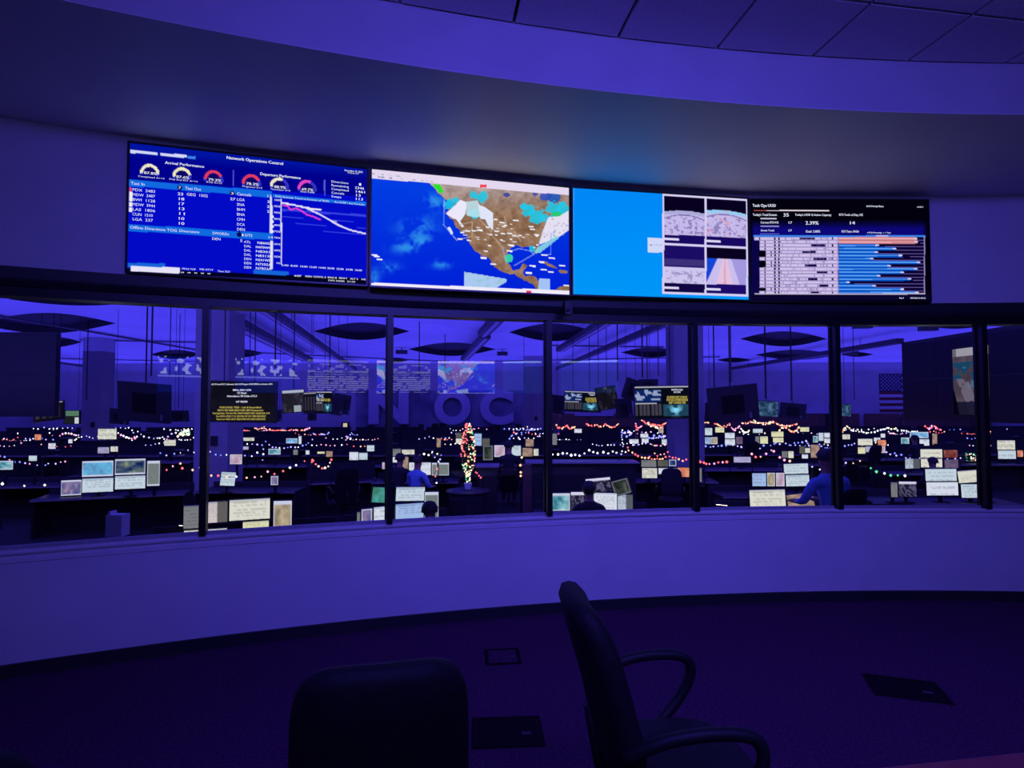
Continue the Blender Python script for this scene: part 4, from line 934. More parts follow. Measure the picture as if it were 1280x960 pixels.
t_(231, 661, 284, 671, 667, 18, 'cream', 'low cream monitor under the split-screen monitor at the sill', group=G2)
t_(304, 651, 336, 668, 667, 20, 'yellow', 'low yellowish monitor under the wide white page', group=G2)
t_(342.5, 626, 365, 664, 667, 8, 'news', 'portrait monitor with orange lines right of the wide white page', group=G2)
t_(276, 590, 294, 607, 609, 25, 'pale', 'tilted pale monitor right of the pale column', roll=.1)
t_(339, 595, 348, 606, 610, 5, 'photo', 'little grey monitor alone under the red string lights')
t_(288, 568, 303, 580, 590, 0, 'pink', 'small monitor with pink picture above the tilted pale one')
G3 = 'monitors of the near desk left of centre'
t_(465, 609, 485.5, 628, 655, 30, 'green', 'tilted monitor with green and teal chart left of a mullion', roll=.12, group=G3)
t_(495, 608.5, 530.5, 626, 655, 22, 'pale', 'pale green page monitor right of a mullion, upper one', roll=.05, group=G3)
t_(451.5, 636, 464.5, 655, 655, 30, 'photo', 'portrait monitor with blue picture at the end of the near desk left of centre', group=G3)
t_(467, 633, 486, 653, 655, 30, 'white', 'white monitor left of a mullion, below the green one', group=G3)
t_(494.5, 629, 529, 648, 655, 22, 'bluish', 'bluish white monitor below the pale green page', group=G3)
t_(531, 615, 548, 650, 655, 5, 'speckle', 'grey portrait monitor behind the dark head', group=G3)
t_(446.5, 640, 450, 653, 655, 10, 'grey', 'sliver of a grey monitor at the far end of the near desk', group=G3)
G4 = 'monitors of the second row left of the lit tree'
for bx, stl, lb in (((491, 561, 501, 570), 'grey', 'grey small monitor, upper left of the four behind the dark-shirted person'), ((502.5, 562, 518, 568), 'cream', 'flat cream small monitor, upper right behind the dark-shirted person'), ((491, 571, 500, 578), 'white', 'white small monitor left of the seated dark-haired head'), ((502.5, 571, 510.5, 586), 'tan', 'tan small monitor right of the seated dark-haired head'),
                   ((511.5, 578, 518, 588), 'white', 'tiny white monitor between the two seated people'), ((526, 578, 538.5, 593.5), 'white', 'white monitor with dark block in front of the blue-shirted person'), ((540, 578.5, 546, 594), 'speckle', 'narrow speckled monitor left of the wider speckled one'), ((547, 578.5, 561, 594), 'speckle', 'speckled grey monitor with red edge left of the lit tree'),
                   ((478, 578, 483, 586), 'pink', 'pinkish small monitor left of the second mullion')):
    t_(*bx, 597, 4, stl, lb, group=G4)
G5 = 'monitors around the lit tree'
for bx, yb, stl, lb in (((570, 541, 577, 547), 556, 'dim', 'dim monitor left of the lit tree, upper one'), ((570, 548, 577.5, 554.5), 556, 'cream', 'cream monitor left of the lit tree, lower one'), ((578.5, 547, 583, 555), 556, 'green', 'greenish monitor touching the lit tree'), ((593, 542, 602, 557), 562, 'bluish', 'bluish monitor right of the lit tree top'), ((603, 548, 612, 558), 562, 'dim', 'dim grey slanted monitor right of the bluish one'),
                        ((618, 556.5, 631, 571), 577, 'pink', 'white monitor with reddish mark left of the dark silhouette'), ((639, 557, 651, 569.5), 577, 'pale', 'pale monitor right of the dark silhouette'), ((653, 560, 665.5, 570.5), 577, 'tan', 'tan monitor right of the pale one beyond the counter'), ((667, 561, 673, 569.5), 577, 'cream', 'small cream monitor at the end of the tan one'), ((657, 549, 667, 558), 577, 'tan', 'upper tan monitor above the tan one beyond the counter'), ((546, 548, 551, 559), 562, 'tan', 'narrow tan monitor well left of the lit tree')):
    t_(*bx, yb, 0, stl, lb, group=G5)
t_(604, 557, 616, 575, 577, 0, 'olive', 'dark olive monitor between the lit tree and the white monitor')
G6 = 'monitors of the near desk at the centre'
t_(689, 616.5, 712, 638, 640, 4, 'teal', 'leftmost monitor of the centre near desk, right of a mullion', group=G6)
t_(713.5, 615, 730, 637, 640, 2, 'dark2', 'striped monitor left of the person with dark curly hair', group=G6)
t_(733, 597.5, 763.5, 614.5, 640, -14, 'dark', 'dark dashboard monitor with white header above the curly-haired person', roll=-.12, group=G6)
t_(766.5, 599.5, 787, 618, 640, -24, 'olive', 'dark olive tilted monitor, upper right of the centre near desk', roll=-.3, group=G6)
t_(742.5, 616, 771, 636.5, 640, -10, 'white', 'bright white monitor right of the curly-haired person', group=G6)
t_(772.5, 618, 791, 638, 640, -16, 'split2', 'monitor split white and slate at the right end of the centre desk', group=G6)
G7 = 'monitors beside the right column'
for bx, stl, lb in (((801.5, 575, 820, 583.5), 'grey', 'grey monitor, upper left of the block beside the right column'), ((822, 575, 834.5, 583), 'dim', 'dim monitor in the middle of the upper row beside the right column'), ((836, 574.5, 845, 582.5), 'navy', 'navy monitor, upper right of the block beside the right column'), ((802.5, 585, 821, 597.5), 'cream', 'cream monitor, lower left of the block beside the right column'),
                   ((823, 585, 834.5, 592.5), 'white', 'white monitor in the middle of the lower row beside the right column'), ((836, 585.5, 846, 594.5), 'bluish', 'bluish monitor in the lower row beside the right column'), ((847, 584.5, 864.5, 596), 'orange', 'monitor with orange picture left of the right mullion')):
    t_(*bx, 598, -4, stl, lb, group=G7)
t_(872, 585, 877, 602, 603, -10, 'grey', 'narrow grey monitor right of the right column mullion')
G8 = 'monitors of the desk left of the blue-shirted man'
for bx, yb, yw, stl, lb, rl in (((940, 591.5, 957, 607.5), 611, 0, 'bluish', 'blue page monitor, leftmost of the row left of the blue-shirted man', 0), ((958.5, 591, 968, 607.5), 611, 0, 'news', 'narrow monitor with yellow disc next to the blue page', 0), ((969.5, 591, 980, 607.5), 611, 0, 'pink', 'narrow pink page monitor left of the tall white pair', 0),
                                ((979.5, 579.5, 1009.5, 592), 611, -5, 'pale', 'pale monitor with black blot, upper of the white pair', -.04), ((982, 593.5, 1011, 607.5), 611, -5, 'pale', 'pale monitor below the one with the black blot', -.03), ((937, 612, 981, 635), 637, -10, 'cream', 'large cream framed monitor at the sill left of the blue-shirted man', -.05), ((984, 617, 1017, 636), 637, -18, 'tan', 'beige monitor leaning at the sill right of the large cream one', -.18)):
    t_(*bx, yb, yw, stl, lb, group=G8, roll=rl)
t_(1027, 624, 1034, 638, 640, -20, 'grey', 'small grey monitor edge at the sill below the blue shirt')
t_(917, 571, 938, 578, 583, -2, 'lilac', 'flat lilac monitor alone on the dark desk at the right')
G9 = 'bright monitors in the far middle rows right of the column'
for bx, yb, stl, lb in (((881, 535, 890, 544), 557, 'pale', 'pale far monitor nearest the right column'), ((894, 534, 905, 540.5), 557, 'yellow', 'yellowish flat far monitor, upper row right of the column'), ((881, 546.5, 888, 555), 557, 'bluish', 'bluish far monitor beside the right column, lower row'), ((888.5, 546.5, 896.5, 555), 557, 'news', 'far monitor with yellow spot, lower row right of the column'), ((906, 541, 918, 548), 557, 'white', 'white far monitor, upper of a stacked pair'), ((906, 549, 918.5, 556.5), 557, 'white', 'white far monitor, lower of a stacked pair'),
                        ((920, 546, 928, 557), 559, 'mauve', 'mauve far portrait monitor beside the stacked pair'), ((941, 536, 953, 541), 557, 'pale', 'flat pale far monitor above the black chair back'), ((944, 545.5, 949, 554), 557, 'grey', 'grey far monitor behind the round chair back'), ((950, 545.5, 959.5, 554.5), 557, 'yellow', 'yellowish far monitor behind the round chair back'), ((964, 539.5, 979, 546), 557, 'yellow', 'yellowish far monitor, upper of the pair right of the chair back'), ((966, 547, 979, 553), 557, 'yellow', 'yellowish far monitor, lower of the pair right of the chair back'),
                        ((977, 564, 984, 572), 575, 'grey', 'grey monitor over the short red lights'), ((985, 564, 991.5, 572.5), 575, 'cream', 'cream monitor over the short red lights'), ((1000, 534, 1011, 539.5), 557, 'yellow', 'flat yellow far monitor near the tan doorway'), ((1023, 541, 1029, 551), 557, 'pale', 'pale far monitor left of the white pair near the mullion'), ((1030, 541, 1037, 547), 557, 'white', 'white far monitor near the mullion, upper one'), ((1030, 548, 1037.5, 554), 557, 'white', 'white far monitor near the mullion, lower one'),
                        ((1016, 545, 1022, 553), 557, 'teal', 'greenish far monitor left of the white pair'), ((1039, 540, 1046.5, 551), 557, 'orange', 'orange picture monitor just left of the mullion'), ((1006, 560, 1012, 566), 574, 'cream', 'small cream monitor in front of a dim picture'), ((999, 558, 1005.5, 567), 574, 'dim', 'dim brown monitor left of the small cream one'), ((1002, 568, 1009.5, 573), 580, 'white', 'white slanted paper-like monitor above the blue-shirted man'), ((1013, 556, 1024, 572), 574, 'tan', 'tan portrait monitor above the blue-shirted man'), ((1052, 543, 1062, 549), 557, 'cream', 'cream far monitor right of the mullion')):
    t_(*bx, yb, 0, stl, lb, group=G9)
G10 = 'bright monitors in the far right rows'
for bx, yb, stl, lb in (((1072, 548.5, 1090, 556.5), 569, 'cream', 'cream monitor above the round black chair back'), ((1072, 559, 1081, 567), 569, 'yellow', 'yellowish monitor left behind the round black chair back'), ((1081.5, 558, 1091, 565), 569, 'lilac', 'lilac monitor right behind the round black chair back'), ((1097, 550, 1107, 557.5), 572, 'orange', 'orange monitor on the right, above a pink page'), ((1097.5, 558, 1106, 566), 572, 'pink', 'pinkish page monitor under the orange one'),
                        ((1092, 547, 1100, 552), 562, 'white', 'small white monitor over the orange one'), ((1100.5, 542, 1106, 547), 557, 'white', 'tiny white far monitor above the orange one'), ((1126, 547, 1136, 556.5), 561, 'teal', 'teal monitor left of the standing dark silhouette'), ((1137, 540, 1160, 547.5), 561, 'blue', 'wide blue monitor above the standing dark silhouette'), ((1149, 549, 1161, 557), 561, 'white', 'white monitor right of the standing dark silhouette'), ((1165, 542, 1171, 556), 561, 'tan', 'tan portrait monitor right of the blue one'),
                        ((1150, 561.5, 1177, 572), 588, 'cream', 'cream striped monitor above the bald head'), ((1131, 573.5, 1149, 585.5), 588, 'split2', 'grey-blue monitor left of the bald head'), ((1150.5, 573.5, 1177, 584), 588, 'cream', 'cream monitor behind the bald head'), ((1179, 562.5, 1196, 572), 588, 'redbrown', 'red-brown monitor right of the cream striped one'), ((1180, 574.5, 1197, 585), 588, 'mauve', 'mauve monitor below the red-brown one'),
                        ((1224, 559.5, 1237, 571), 578, 'photo', 'white framed monitor left of the last mullion'), ((1246, 550.5, 1268, 562), 574, 'cream', 'cream monitor at the right edge, upper of two'), ((1247, 563, 1269, 573.5), 574, 'pale', 'pale monitor at the right edge, lower of two'), ((1271, 563, 1278, 571), 575, 'orange', 'small orange monitor at the right edge')):
    t_(*bx, yb, 0, stl, lb, group=G10)
G11 = 'monitors of the near desk at the right'
for bx, yw, stl, lb, rl in (((1113, 603, 1121, 621), -5, 'grey', 'narrow grey monitor, leftmost of the near right desk', 0), ((1123, 602, 1144.5, 620.5), -5, 'dark2', 'striped monitor of the near right desk, left of the bright block', 0), ((1156, 586, 1194.5, 601), -6, 'pale', 'upper left monitor of the bright block, near right desk', -.02), ((1157.5, 602.5, 1196.5, 619), -6, 'white', 'lower left monitor of the bright block, near right desk', -.02),
                            ((1197, 588, 1223, 603), -16, 'cream', 'upper middle cream monitor of the bright block, near right desk', -.12), ((1201, 605, 1225, 622), -16, 'pale', 'lower middle monitor of the bright block, near right desk', -.04), ((1226, 590, 1234.5, 606), -22, 'white', 'upper right narrow monitor of the bright block, near right desk', -.2), ((1228, 607, 1237, 625), -22, 'white', 'lower right narrow monitor of the bright block, near right desk', -.05)):
    t_(*bx, 622, yw, stl, lb, group=G11, roll=rl)
G12 = 'monitors far left beyond the first desks'
for bx, yb, stl, lb in (((61, 554, 70, 561), 570, 'white', 'round-looking white far monitor at left'), ((37, 569.5, 47, 576), 585, 'pale', 'pale far monitor above the left desk'), ((123, 536, 146, 549), 570, 'cream', 'cream striped monitor in front of the slim pale column'), ((123, 559, 137, 566.5), 590, 'lilac', 'lilac monitor above the four-monitor block, left one'), ((139, 558, 148, 564.5), 590, 'cream', 'cream monitor above the four-monitor block, right one'), ((206, 550, 220, 557), 572, 'cream', 'flat cream monitor left of the wide pale column'),
                        ((304, 558, 311, 562), 572, 'lilac', 'lilac dim monitor under the black text display'), ((336, 561, 351, 568), 578, 'teal', 'pale teal monitor right of the pink picture'), ((358, 548, 372, 554), 562, 'blue', 'sky-blue monitor left of centre, far row'), ((373.5, 545, 377, 555), 562, 'white', 'thin white monitor beside the sky-blue one'), ((367, 562, 372.5, 568.5), 574, 'grey', 'tiny grey monitor below the sky-blue one'), ((382.5, 563, 387, 568), 574, 'white', 'tiny white monitor right of the tiny grey one'),
                        ((397, 564.5, 406, 567), 574, 'yellow', 'flat yellow monitor slot above the red lights'), ((408, 564, 416, 571), 574, 'tan', 'tan corner monitor above the red lights'), ((437, 565, 448, 575), 578, 'white', 'white monitor left of the framed pale green one'), ((449, 566, 459.5, 574.5), 578, 'pale', 'framed pale green monitor left of the second mullion'), ((459, 556.5, 468, 564), 578, 'pale', 'greenish tilted monitor left of the second mullion'), ((786.5, 549, 798, 554.5), 566, 'white', 'white far monitor right of the blue light cluster'), ((800.5, 542, 810, 547), 566, 'white', 'white far monitor, upper of two under the twin hanging display'), ((802, 548, 810.5, 553.5), 566, 'white', 'white far monitor, lower of two under the twin hanging display'),
                        ((827, 549, 838.5, 556), 566, 'pale', 'pale far monitor left of the right column'), ((718, 536, 727, 541), 553, 'white', 'white far monitor on the far wall side under the red lights'), ((688, 542, 696, 556), 566, 'grey', 'grey far portrait monitor right of the third mullion'), ((823, 535, 829, 541), 553, 'news', 'yellowish far monitor among the red lights'), ((839, 539, 845, 541.5), 553, 'white', 'thin white far monitor beside the right column'), ((44, 543, 52, 550), 560, 'orange', 'peach far monitor at left'), ((86, 549, 91, 554), 560, 'white', 'tiny white far monitor left of the slim column'), ((303, 547, 318, 551), 560, 'cream', 'flat cream far monitor under the black text display')):
    t_(*bx, yb, 0, stl, lb, group=G12)

# ------------------------------------------------------------------ hanging displays
def hang(x0, y0, x1, y1, d, yaw, pitch, roll, style, label, poles=(), back=False, ar=None, group='displays hanging from the operations ceiling', lines=None):
    c = at_y((x0 + x1) / 2, (y0 + y1) / 2, d); w = (x1 - x0) / FPX * d / max(math.cos(math.radians(yaw)), .4); h = (y1 - y0) / FPX * d
    yaw, pitch, roll = map(math.radians, (-yaw, pitch, roll))
    Rm = Matrix.Rotation(-yaw, 3, 'Z') @ Matrix.Rotation(pitch, 3, 'X') @ Matrix.Rotation(roll, 3, 'Y')
    root = tag(empty('hanging_display', c), label, 'display', group)
    MB().box((0, 0, 0), (w, .09, h), Rm).build('housing', M_bezel if not back else M_hback, root)
    if back:
        MB().box(Rm @ Vector((0, -.07, 0)), (w * .42, .05, h * .5), Rm).build('mount_plate', M_mull, root)
        MB().box(Rm @ Vector((w * .33, -.05, -h * .36)), (.06, .02, h * .16), Rm).build('cable_clip', M_edge, root)
    if style:
        tl = Rm @ Vector((-w / 2 + .02, -.047, h / 2 - .02))
        g = grid_mesh('screen', tuple(tl), tuple(Rm @ Vector((1, 0, 0))), tuple(Rm @ Vector((0, 0, -1))), w - .04, h - .04, 60, 36, style, M_scr_small, root, 'uv')
    if lines:
        p = Panel(c, yaw, w, h); W_, Y_ = MB(), MB()
        for s, u, v, hh, ww, col in lines:
            P = p.tl + p.x * (u * w) - p.z * (v * h); p.text(Y_ if col else W_, s, P, hh * h, ww * w, off=.052, align='c', bold=.0045)
        for m_, g_, nm in ((W_, G_white, 'white_lettering'), (Y_, G_yellow, 'yellow_lettering')):
            if m_.f: o = m_.build(nm, g_, root); o.matrix_parent_inverse = Matrix.Translation(-c); tag(o, kind='stuff')
    for dx in poles or (0,):
        m = MB(); px_ = dx * w / 2 * math.cos(yaw); m.tube([(px_, .03, 0), (px_, .03, ZC + .34 - c.z)], .022 if w > 1.1 and back else (.013 if w > .8 else .007), 8); m.build('hanger_pole', M_mull, root)
    m = MB(); m.box((0, .06, 0), (w * .3, .06, h * .3), Rm); m.build('mount', M_mull, root)
    return root
M_hback = mat('display_back_plastic', (0.028, 0.024, 0.032), .6, noise=(3, .2))
def pt_weather(u, v):
    n = fbm(u * 12, v * 12, 2.5, 5)[:, None]; col = np.array([20, 40, 70.0]) * (1 - n) + np.array([90, 130, 160.0]) * n + (n - .5) * 60; return col
def pt_windows(u, v):
    col = np.zeros((len(u), 3)) + np.array([14, 12, 26.0]); setc(col, v < .08, (170, 168, 180), .8)
    for k in range(4): setc(col, (u > .06 + k * .23) & (u < .2 + k * .23) & (v > .22) & (v < .88), (50, 46, 58), 1)
    return col
def pt_twin(u, v):
    col = np.zeros((len(u), 3)) + np.array([6, 8, 20.0]); setc(col, v < .05, (170, 170, 180), 1); n = vnoise(u * 30, v * 24, 1.6, 3)
    setc(col, (u < .48) & (v > .1) & (v < .48), (10, 36, 96), 1); setc(col, (u < .48) & (v > .1) & (v < .44) & (n > .62), (180, 190, 215), .8)
    setc(col, (u < .48) & (v > .54) & (v < .9) & ((u * 14) % 1 < .7), (70, 66, 78), .9); setc(col, (u < .4) & (v > .5) & (v < .53), (190, 190, 200), 1)
    setc(col, (u > .5) & (v > .56) & (v < .94) , (30, 70, 90), .9); g = np.exp(-((u - .74) / .12) ** 2 - ((v - .74) / .16) ** 2) * (vnoise(u * 20, v * 14, 1.5, 6) > .35); col += g[:, None] * np.array([110, 160, 170.0]); return col
def pt_dimpic(u, v):
    n = fbm(u * 8, v * 6, 2.0, 6)[:, None]; return np.array([16, 14, 24.0]) + np.clip(n - .5, 0, 1) * 180
def pt_greenish(u, v):
    col = np.zeros((len(u), 3)) + np.array([24, 30, 34.0]); setc(col, (v < .4) & (u > .1), (90, 130, 100), .9); setc(col, (u > .72) & (v > .5), (200, 205, 210), 1); return col
def pt_black(u, v): return np.zeros((len(u), 3)) + np.array([10, 9, 20.0]) + (vnoise(u * 3, v * 9, 1.2, 3) * 10)[:, None]
def pt_photo2(u, v):
    col = pt_dimpic(u, v) + 14; setc(col, v < .12, (170, 175, 190), 1); setc(col, (u > .5) & (v > .72) & (u < .85), (150, 160, 165), 1); return col
hang(151, 478, 211, 528, 17, 8, 14, 5, None, 'big dark display back tilting forward, hanging at left', (0,), back=True)
hang(139, 511, 160, 530, 19, 10, 10, 6, None, 'small dark display back left of the big tilted one', (-.5,), back=True)
hang(210, 513, 236, 527, 19, -6, 8, 0, None, 'small dark display back right of the big tilted one', (-.4, .4), back=True)
hang(43, 503, 80, 526, 22, 0, -8, -8, pt_windows, 'hanging display with four dim grey columns at left', (-.7, .1, .6))
hang(80, 513, 101, 530, 23, -5, 0, 0, pt_greenish, 'hanging display with green panel at left beside the slim column', (.6,))
hang(262, 476, 347, 528, 12, -3, 0, 1, pt_black, 'black hanging display with white and yellow announcement text', (-.6, .3), lines=[
    ('ALTN and KCT allowed, ALS GTN gate HOLDING at Sector ATL', .49, .10, .035, .92, 0), ('80Pax 30Or LDN', .49, .245, .045, .27, 0), ('CE None', .49, .315, .045, .14, 0), ('Attendance 90 Delta ATL3', .49, .39, .045, .45, 0), ('UP 90200', .49, .525, .045, .17, 0),
    ('PURCHASE TREE - Left & Recertified', .47, .66, .045, .62, 1), ('MUTC MX 60ER 8204 CHKL-0872 Reinspected', .47, .73, .045, .68, 1), ('TriCityDelta T34 AirTEL MW71006R RMC 60ADGR 374', .48, .80, .042, .86, 1), ('Ton 50751, PHEC 7 51 204 PLB 10F 295 TRIF REN MGT', .48, .87, .042, .75, 1), ('Two Low 4632 4357 3055 PAN 473 9620 2350 PHT', .48, .94, .042, .74, 1)])
hang(354, 487, 380, 516, 18, 14, -6, -4, pt_photo2, 'hanging display with dim photo and white patch right of the black text display', (0,))
hang(380, 490, 396, 517, 18, 8, -6, -3, pt_windows, 'narrow hanging display with grey columns left of centre', (0,))
hang(395, 489, 416, 517, 18, 0, -4, 0, pt_twin, 'hanging display with yellow band and bright picture left of centre', (0,), lines=[('ABCDEFGH IJKL', .5, .45, .12, .8, 1)])
hang(417, 492, 428, 519, 18, 30, 0, 8, None, 'narrow dark display back left of the mural', (0,), back=True)
hang(429, 494, 437, 518, 19, 30, 0, 8, None, 'thin dark display edge left of the mural', (0,), back=True)
hang(385, 517, 395, 526, 18, 0, 0, 0, None, 'tiny dark box hanging under the displays left of centre', (0,), back=True)
hang(346, 512, 352, 527, 17, 10, 0, 0, None, 'small dark box right of the black text display', (0,), back=True)
YT = [('DSM PHX ABQ', .76, .15, .05, .2, 0), ('SECTION', .76, .22, .05, .12, 0), ('BE ADVISED MEET SCHEDULE', .76, .38, .07, .36, 1), ('NOW UNTIL SEPTEMBER REVISIONS', .76, .46, .07, .38, 1), ('SHIFT CHANGE TIME', .76, .54, .07, .3, 1)]
hang(705, 489, 751, 515, 22, 4, -4, 2, pt_twin, 'hanging twin picture display right of the third mullion', (-.5, .4), lines=YT)
hang(745, 483, 772, 512, 21, 18, -8, -8, pt_dimpic, 'dark hanging display with faint picture tilted beside the twin picture one', (0,))
hang(688, 494, 706, 517, 24, 24, 0, 6, None, 'dark display back right behind the third mullion', (0,), back=True)
hang(770, 498, 790, 523, 20, -14, 6, -6, None, 'dark display back between the two twin picture displays', (.3,), back=True)
hang(779, 474, 800, 500, 17, 30, 10, 14, None, 'large dark display back leaning behind the larger twin picture display', (.5,), back=True)
hang(798, 474, 822, 486, 17, -10, 8, 0, None, 'dark display back showing above the larger twin picture display', (.2,), back=True)
hang(792, 482, 863, 524, 15, 4, -2, -1, pt_twin, 'larger hanging twin picture display left of the right column', (-.5, .3), lines=YT)
hang(887, 482, 945, 527, 15.5, -12, 12, -6, None, 'big dark display back tilting forward right of the right column', (-.1,), back=True)
hang(882, 503, 893, 526, 17, 20, 8, -6, None, 'small dark display back at the left of the big tilted right one', (0,), back=True)
hang(946, 501, 972, 521, 19, -4, -4, 3, pt_weather, 'hanging display with blue-white picture right of the big tilted back', (0,))
hang(976, 504, 1006, 523, 19, -8, 4, 5, None, 'dark display back right of the blue-white picture', (0,), back=True)
hang(1037, 504, 1044, 520, 20, -20, 0, 0, None, 'dark display edge left of the right mullion', (0,), back=True)
hang(1050, 505, 1063, 521, 20, -6, -4, 2, pt_weather, 'small hanging display with grey picture right of the right mullion', (0,))
POLEL = ['thick black pole left of the first mullion, above the big tilted display back'] + ['thin black ceiling pole ' + q for q in (
    'just right of the thickest pole at left', 'in front of the slim pale column', 'above the black text display', 'right of the pole above the black text display', 'left of the displays left of centre', 'above the yellow-banded display left of centre',
    'right of the twin picture display', 'above the dark faint-picture display', 'above the larger twin picture display', 'left above the larger twin picture display', 'above the big tilted back at right', 'above the blue-white picture display',
    'above the dark back right of the blue-white picture', 'left above the big tilted back at right', 'right of the right mullion', 'right of the second mullion', 'left of the third mullion', 'above the raised letter O', 'left of the wide pale column')]
# free hanging poles from the ceiling
for k, (px, py1, d) in enumerate(((189, 470, 14), (212, 470, 16), (108, 500, 24), (312, 470, 16), (344, 460, 15), (367, 485, 14), (412, 480, 18), (748, 480, 19), (772, 476, 18), (823, 470, 14), (803, 472, 13.6), (914, 478, 14), (957, 498, 17), (989, 500, 18), (893, 500, 17), (1068, 500, 20), (524, 470, 22), (655, 480, 24), (556, 470, 26), (223, 510, 20))):
    P = at_y(px, py1, d); m = MB(); m.tube([(0, 0, 0), (0, 0, ZC + .34 - P.z)], .012 if k % 2 else .02, 6)
    o = m.build('ceiling_pole', M_mull, None, P); tag(o, POLEL[k], 'pole', 'thin poles from the operations ceiling')
for k, (px, py) in enumerate(((502, 440), (628, 442), (1078, 407), (640, 466), (1065, 441), (760, 462), (1160, 410))):
    P = at_z(px, py, ZC - .25)
    if P.y > YF - 1: continue
    m = MB(); m.box((0, 0, 0), (.62, .3, .22)); m.box((0, 0, .18), (.05, .05, .14)); tag(m.build('ceiling_projector', M_duct, None, P), 'small dark box under the operations ceiling ' + ('near the left of the second mullion', 'left of the third mullion', 'above the right mullion', 'centre', 'right of the right mullion', 'above the dark faint-picture display', 'above the black video wall')[k], 'box', 'small dark boxes under the operations ceiling')

for k, (x, y) in enumerate(sorted(EXTRA)):
    desk_at(x, y, 1.8, 0, 'small dark desk under a single far monitor, %s of these from the left' % ORD(k), screen=.1, group='small dark desks under far monitors')
# high counters at centre
def counter(x0, x1, py, d, label, w=.7):
    A_, B_ = at_y(x0, py, d), at_y(x1, py, d); z = A_.z; c = (A_ + B_) / 2
    r = tag(empty('counter', (c.x, c.y + w / 2, ZF)), label, 'counter')
    MB().box((0, 0, z - ZF - .02), (B_.x - A_.x, w, .04)).build('counter_top', M_edge, r, bevel=.01)
    MB().box((0, .05, (z - ZF - .04) / 2), (B_.x - A_.x - .12, w - .2, z - ZF - .042)).build('front_panel', M_desk, r)
counter(594, 624, 583, 12.9, 'high round-edged counter right of the lit tree')
counter(657, 800, 578, 12.5, 'long high counter across the centre with a pale edge')
o = at_y(659, 593, 12.2); tag(MB().box((0, 0, (ZF - o.z + .21) / 2), (.18, .2, .21 - (ZF - o.z))).build('wooden_post', M_bulk, None, o), 'reddish wooden end of the long counter', 'post')
# round stand under the tree
P = at_y(585, 612, 12.0)
sd = tag(empty('round_stand', (P.x, 12.0, ZF)), 'dark round stand carrying the lit tree', 'stand')
m = MB(); m._lathe([(.40, 0), (.40, P.z - ZF - .05)], (0, 0, 0), 28); m.build('drum', M_desk, sd, smooth=False)
m = MB(); m._lathe([(.45, P.z - ZF - .049), (.46, P.z - ZF - .03), (.45, P.z - ZF - .01)], (0, 0, 0), 28); m.build('round_top', M_desk, sd)
# papers box, lamps, books
P = at_y(147, 668, 7.3)
b = tag(MB().box((0, 0, .15), (.20, .16, .27)).build('white_box', M_paper, None, (P.x, 7.3, P.z - .03)), 'upright white plastic box left of the nearest left desk', 'box')
MB().box((-.07, 0, .30), (.03, .12, .05)).build('tab', M_paper, b)
dsk = desk(100, 690, 1.5, -12, 'dark desk lowest at left carrying the white box', screen=0, shift=.1)
def task_lamp(px, py, d, label):
    P = at_y(px, py, d); r = tag(empty('task_lamp', (P.x, d, ZD + .001)), label, 'lamp'); h = P.z - ZD
    m = MB(); m._lathe([(.07, 0), (.07, .015)], (0, .15, 0), 16); m.build('base', M_plastic, r)
    m = MB(); m.tube([(0, .15, .01), (.02, .12, h * .7), (0, 0, h)], .008, 6); m.build('arm', M_plastic, r)
    m = MB(); m.bar((-.10, 0, h + .02), (.10, 0, h + .0), .05, .018); m.build('head', M_plastic, r)
    m = MB(); m.bar((-.09, 0, h + .005), (.09, 0, h - .012), .035, .006); m.build('lamp_strip', glow('warm_lamp', (1, .82, .5), 6.0, True), r)
task_lamp(233, 657, 7.8, 'small lit task lamp at the nearest left desk by the mullion'); task_lamp(902, 631, 9.8, 'small lit task lamp at the sill right of the right column')
P = at_y(1262, 575, 18); tag(MB().box((0, 0, 0), (.3, .02, .14)).build('glowing_paper', glow('paper_glow', (.8, .78, .8), .8), None, P), 'bright white sheet below the right edge monitors', 'paper')  # sheet glows of itself in place of lamplight falling on it

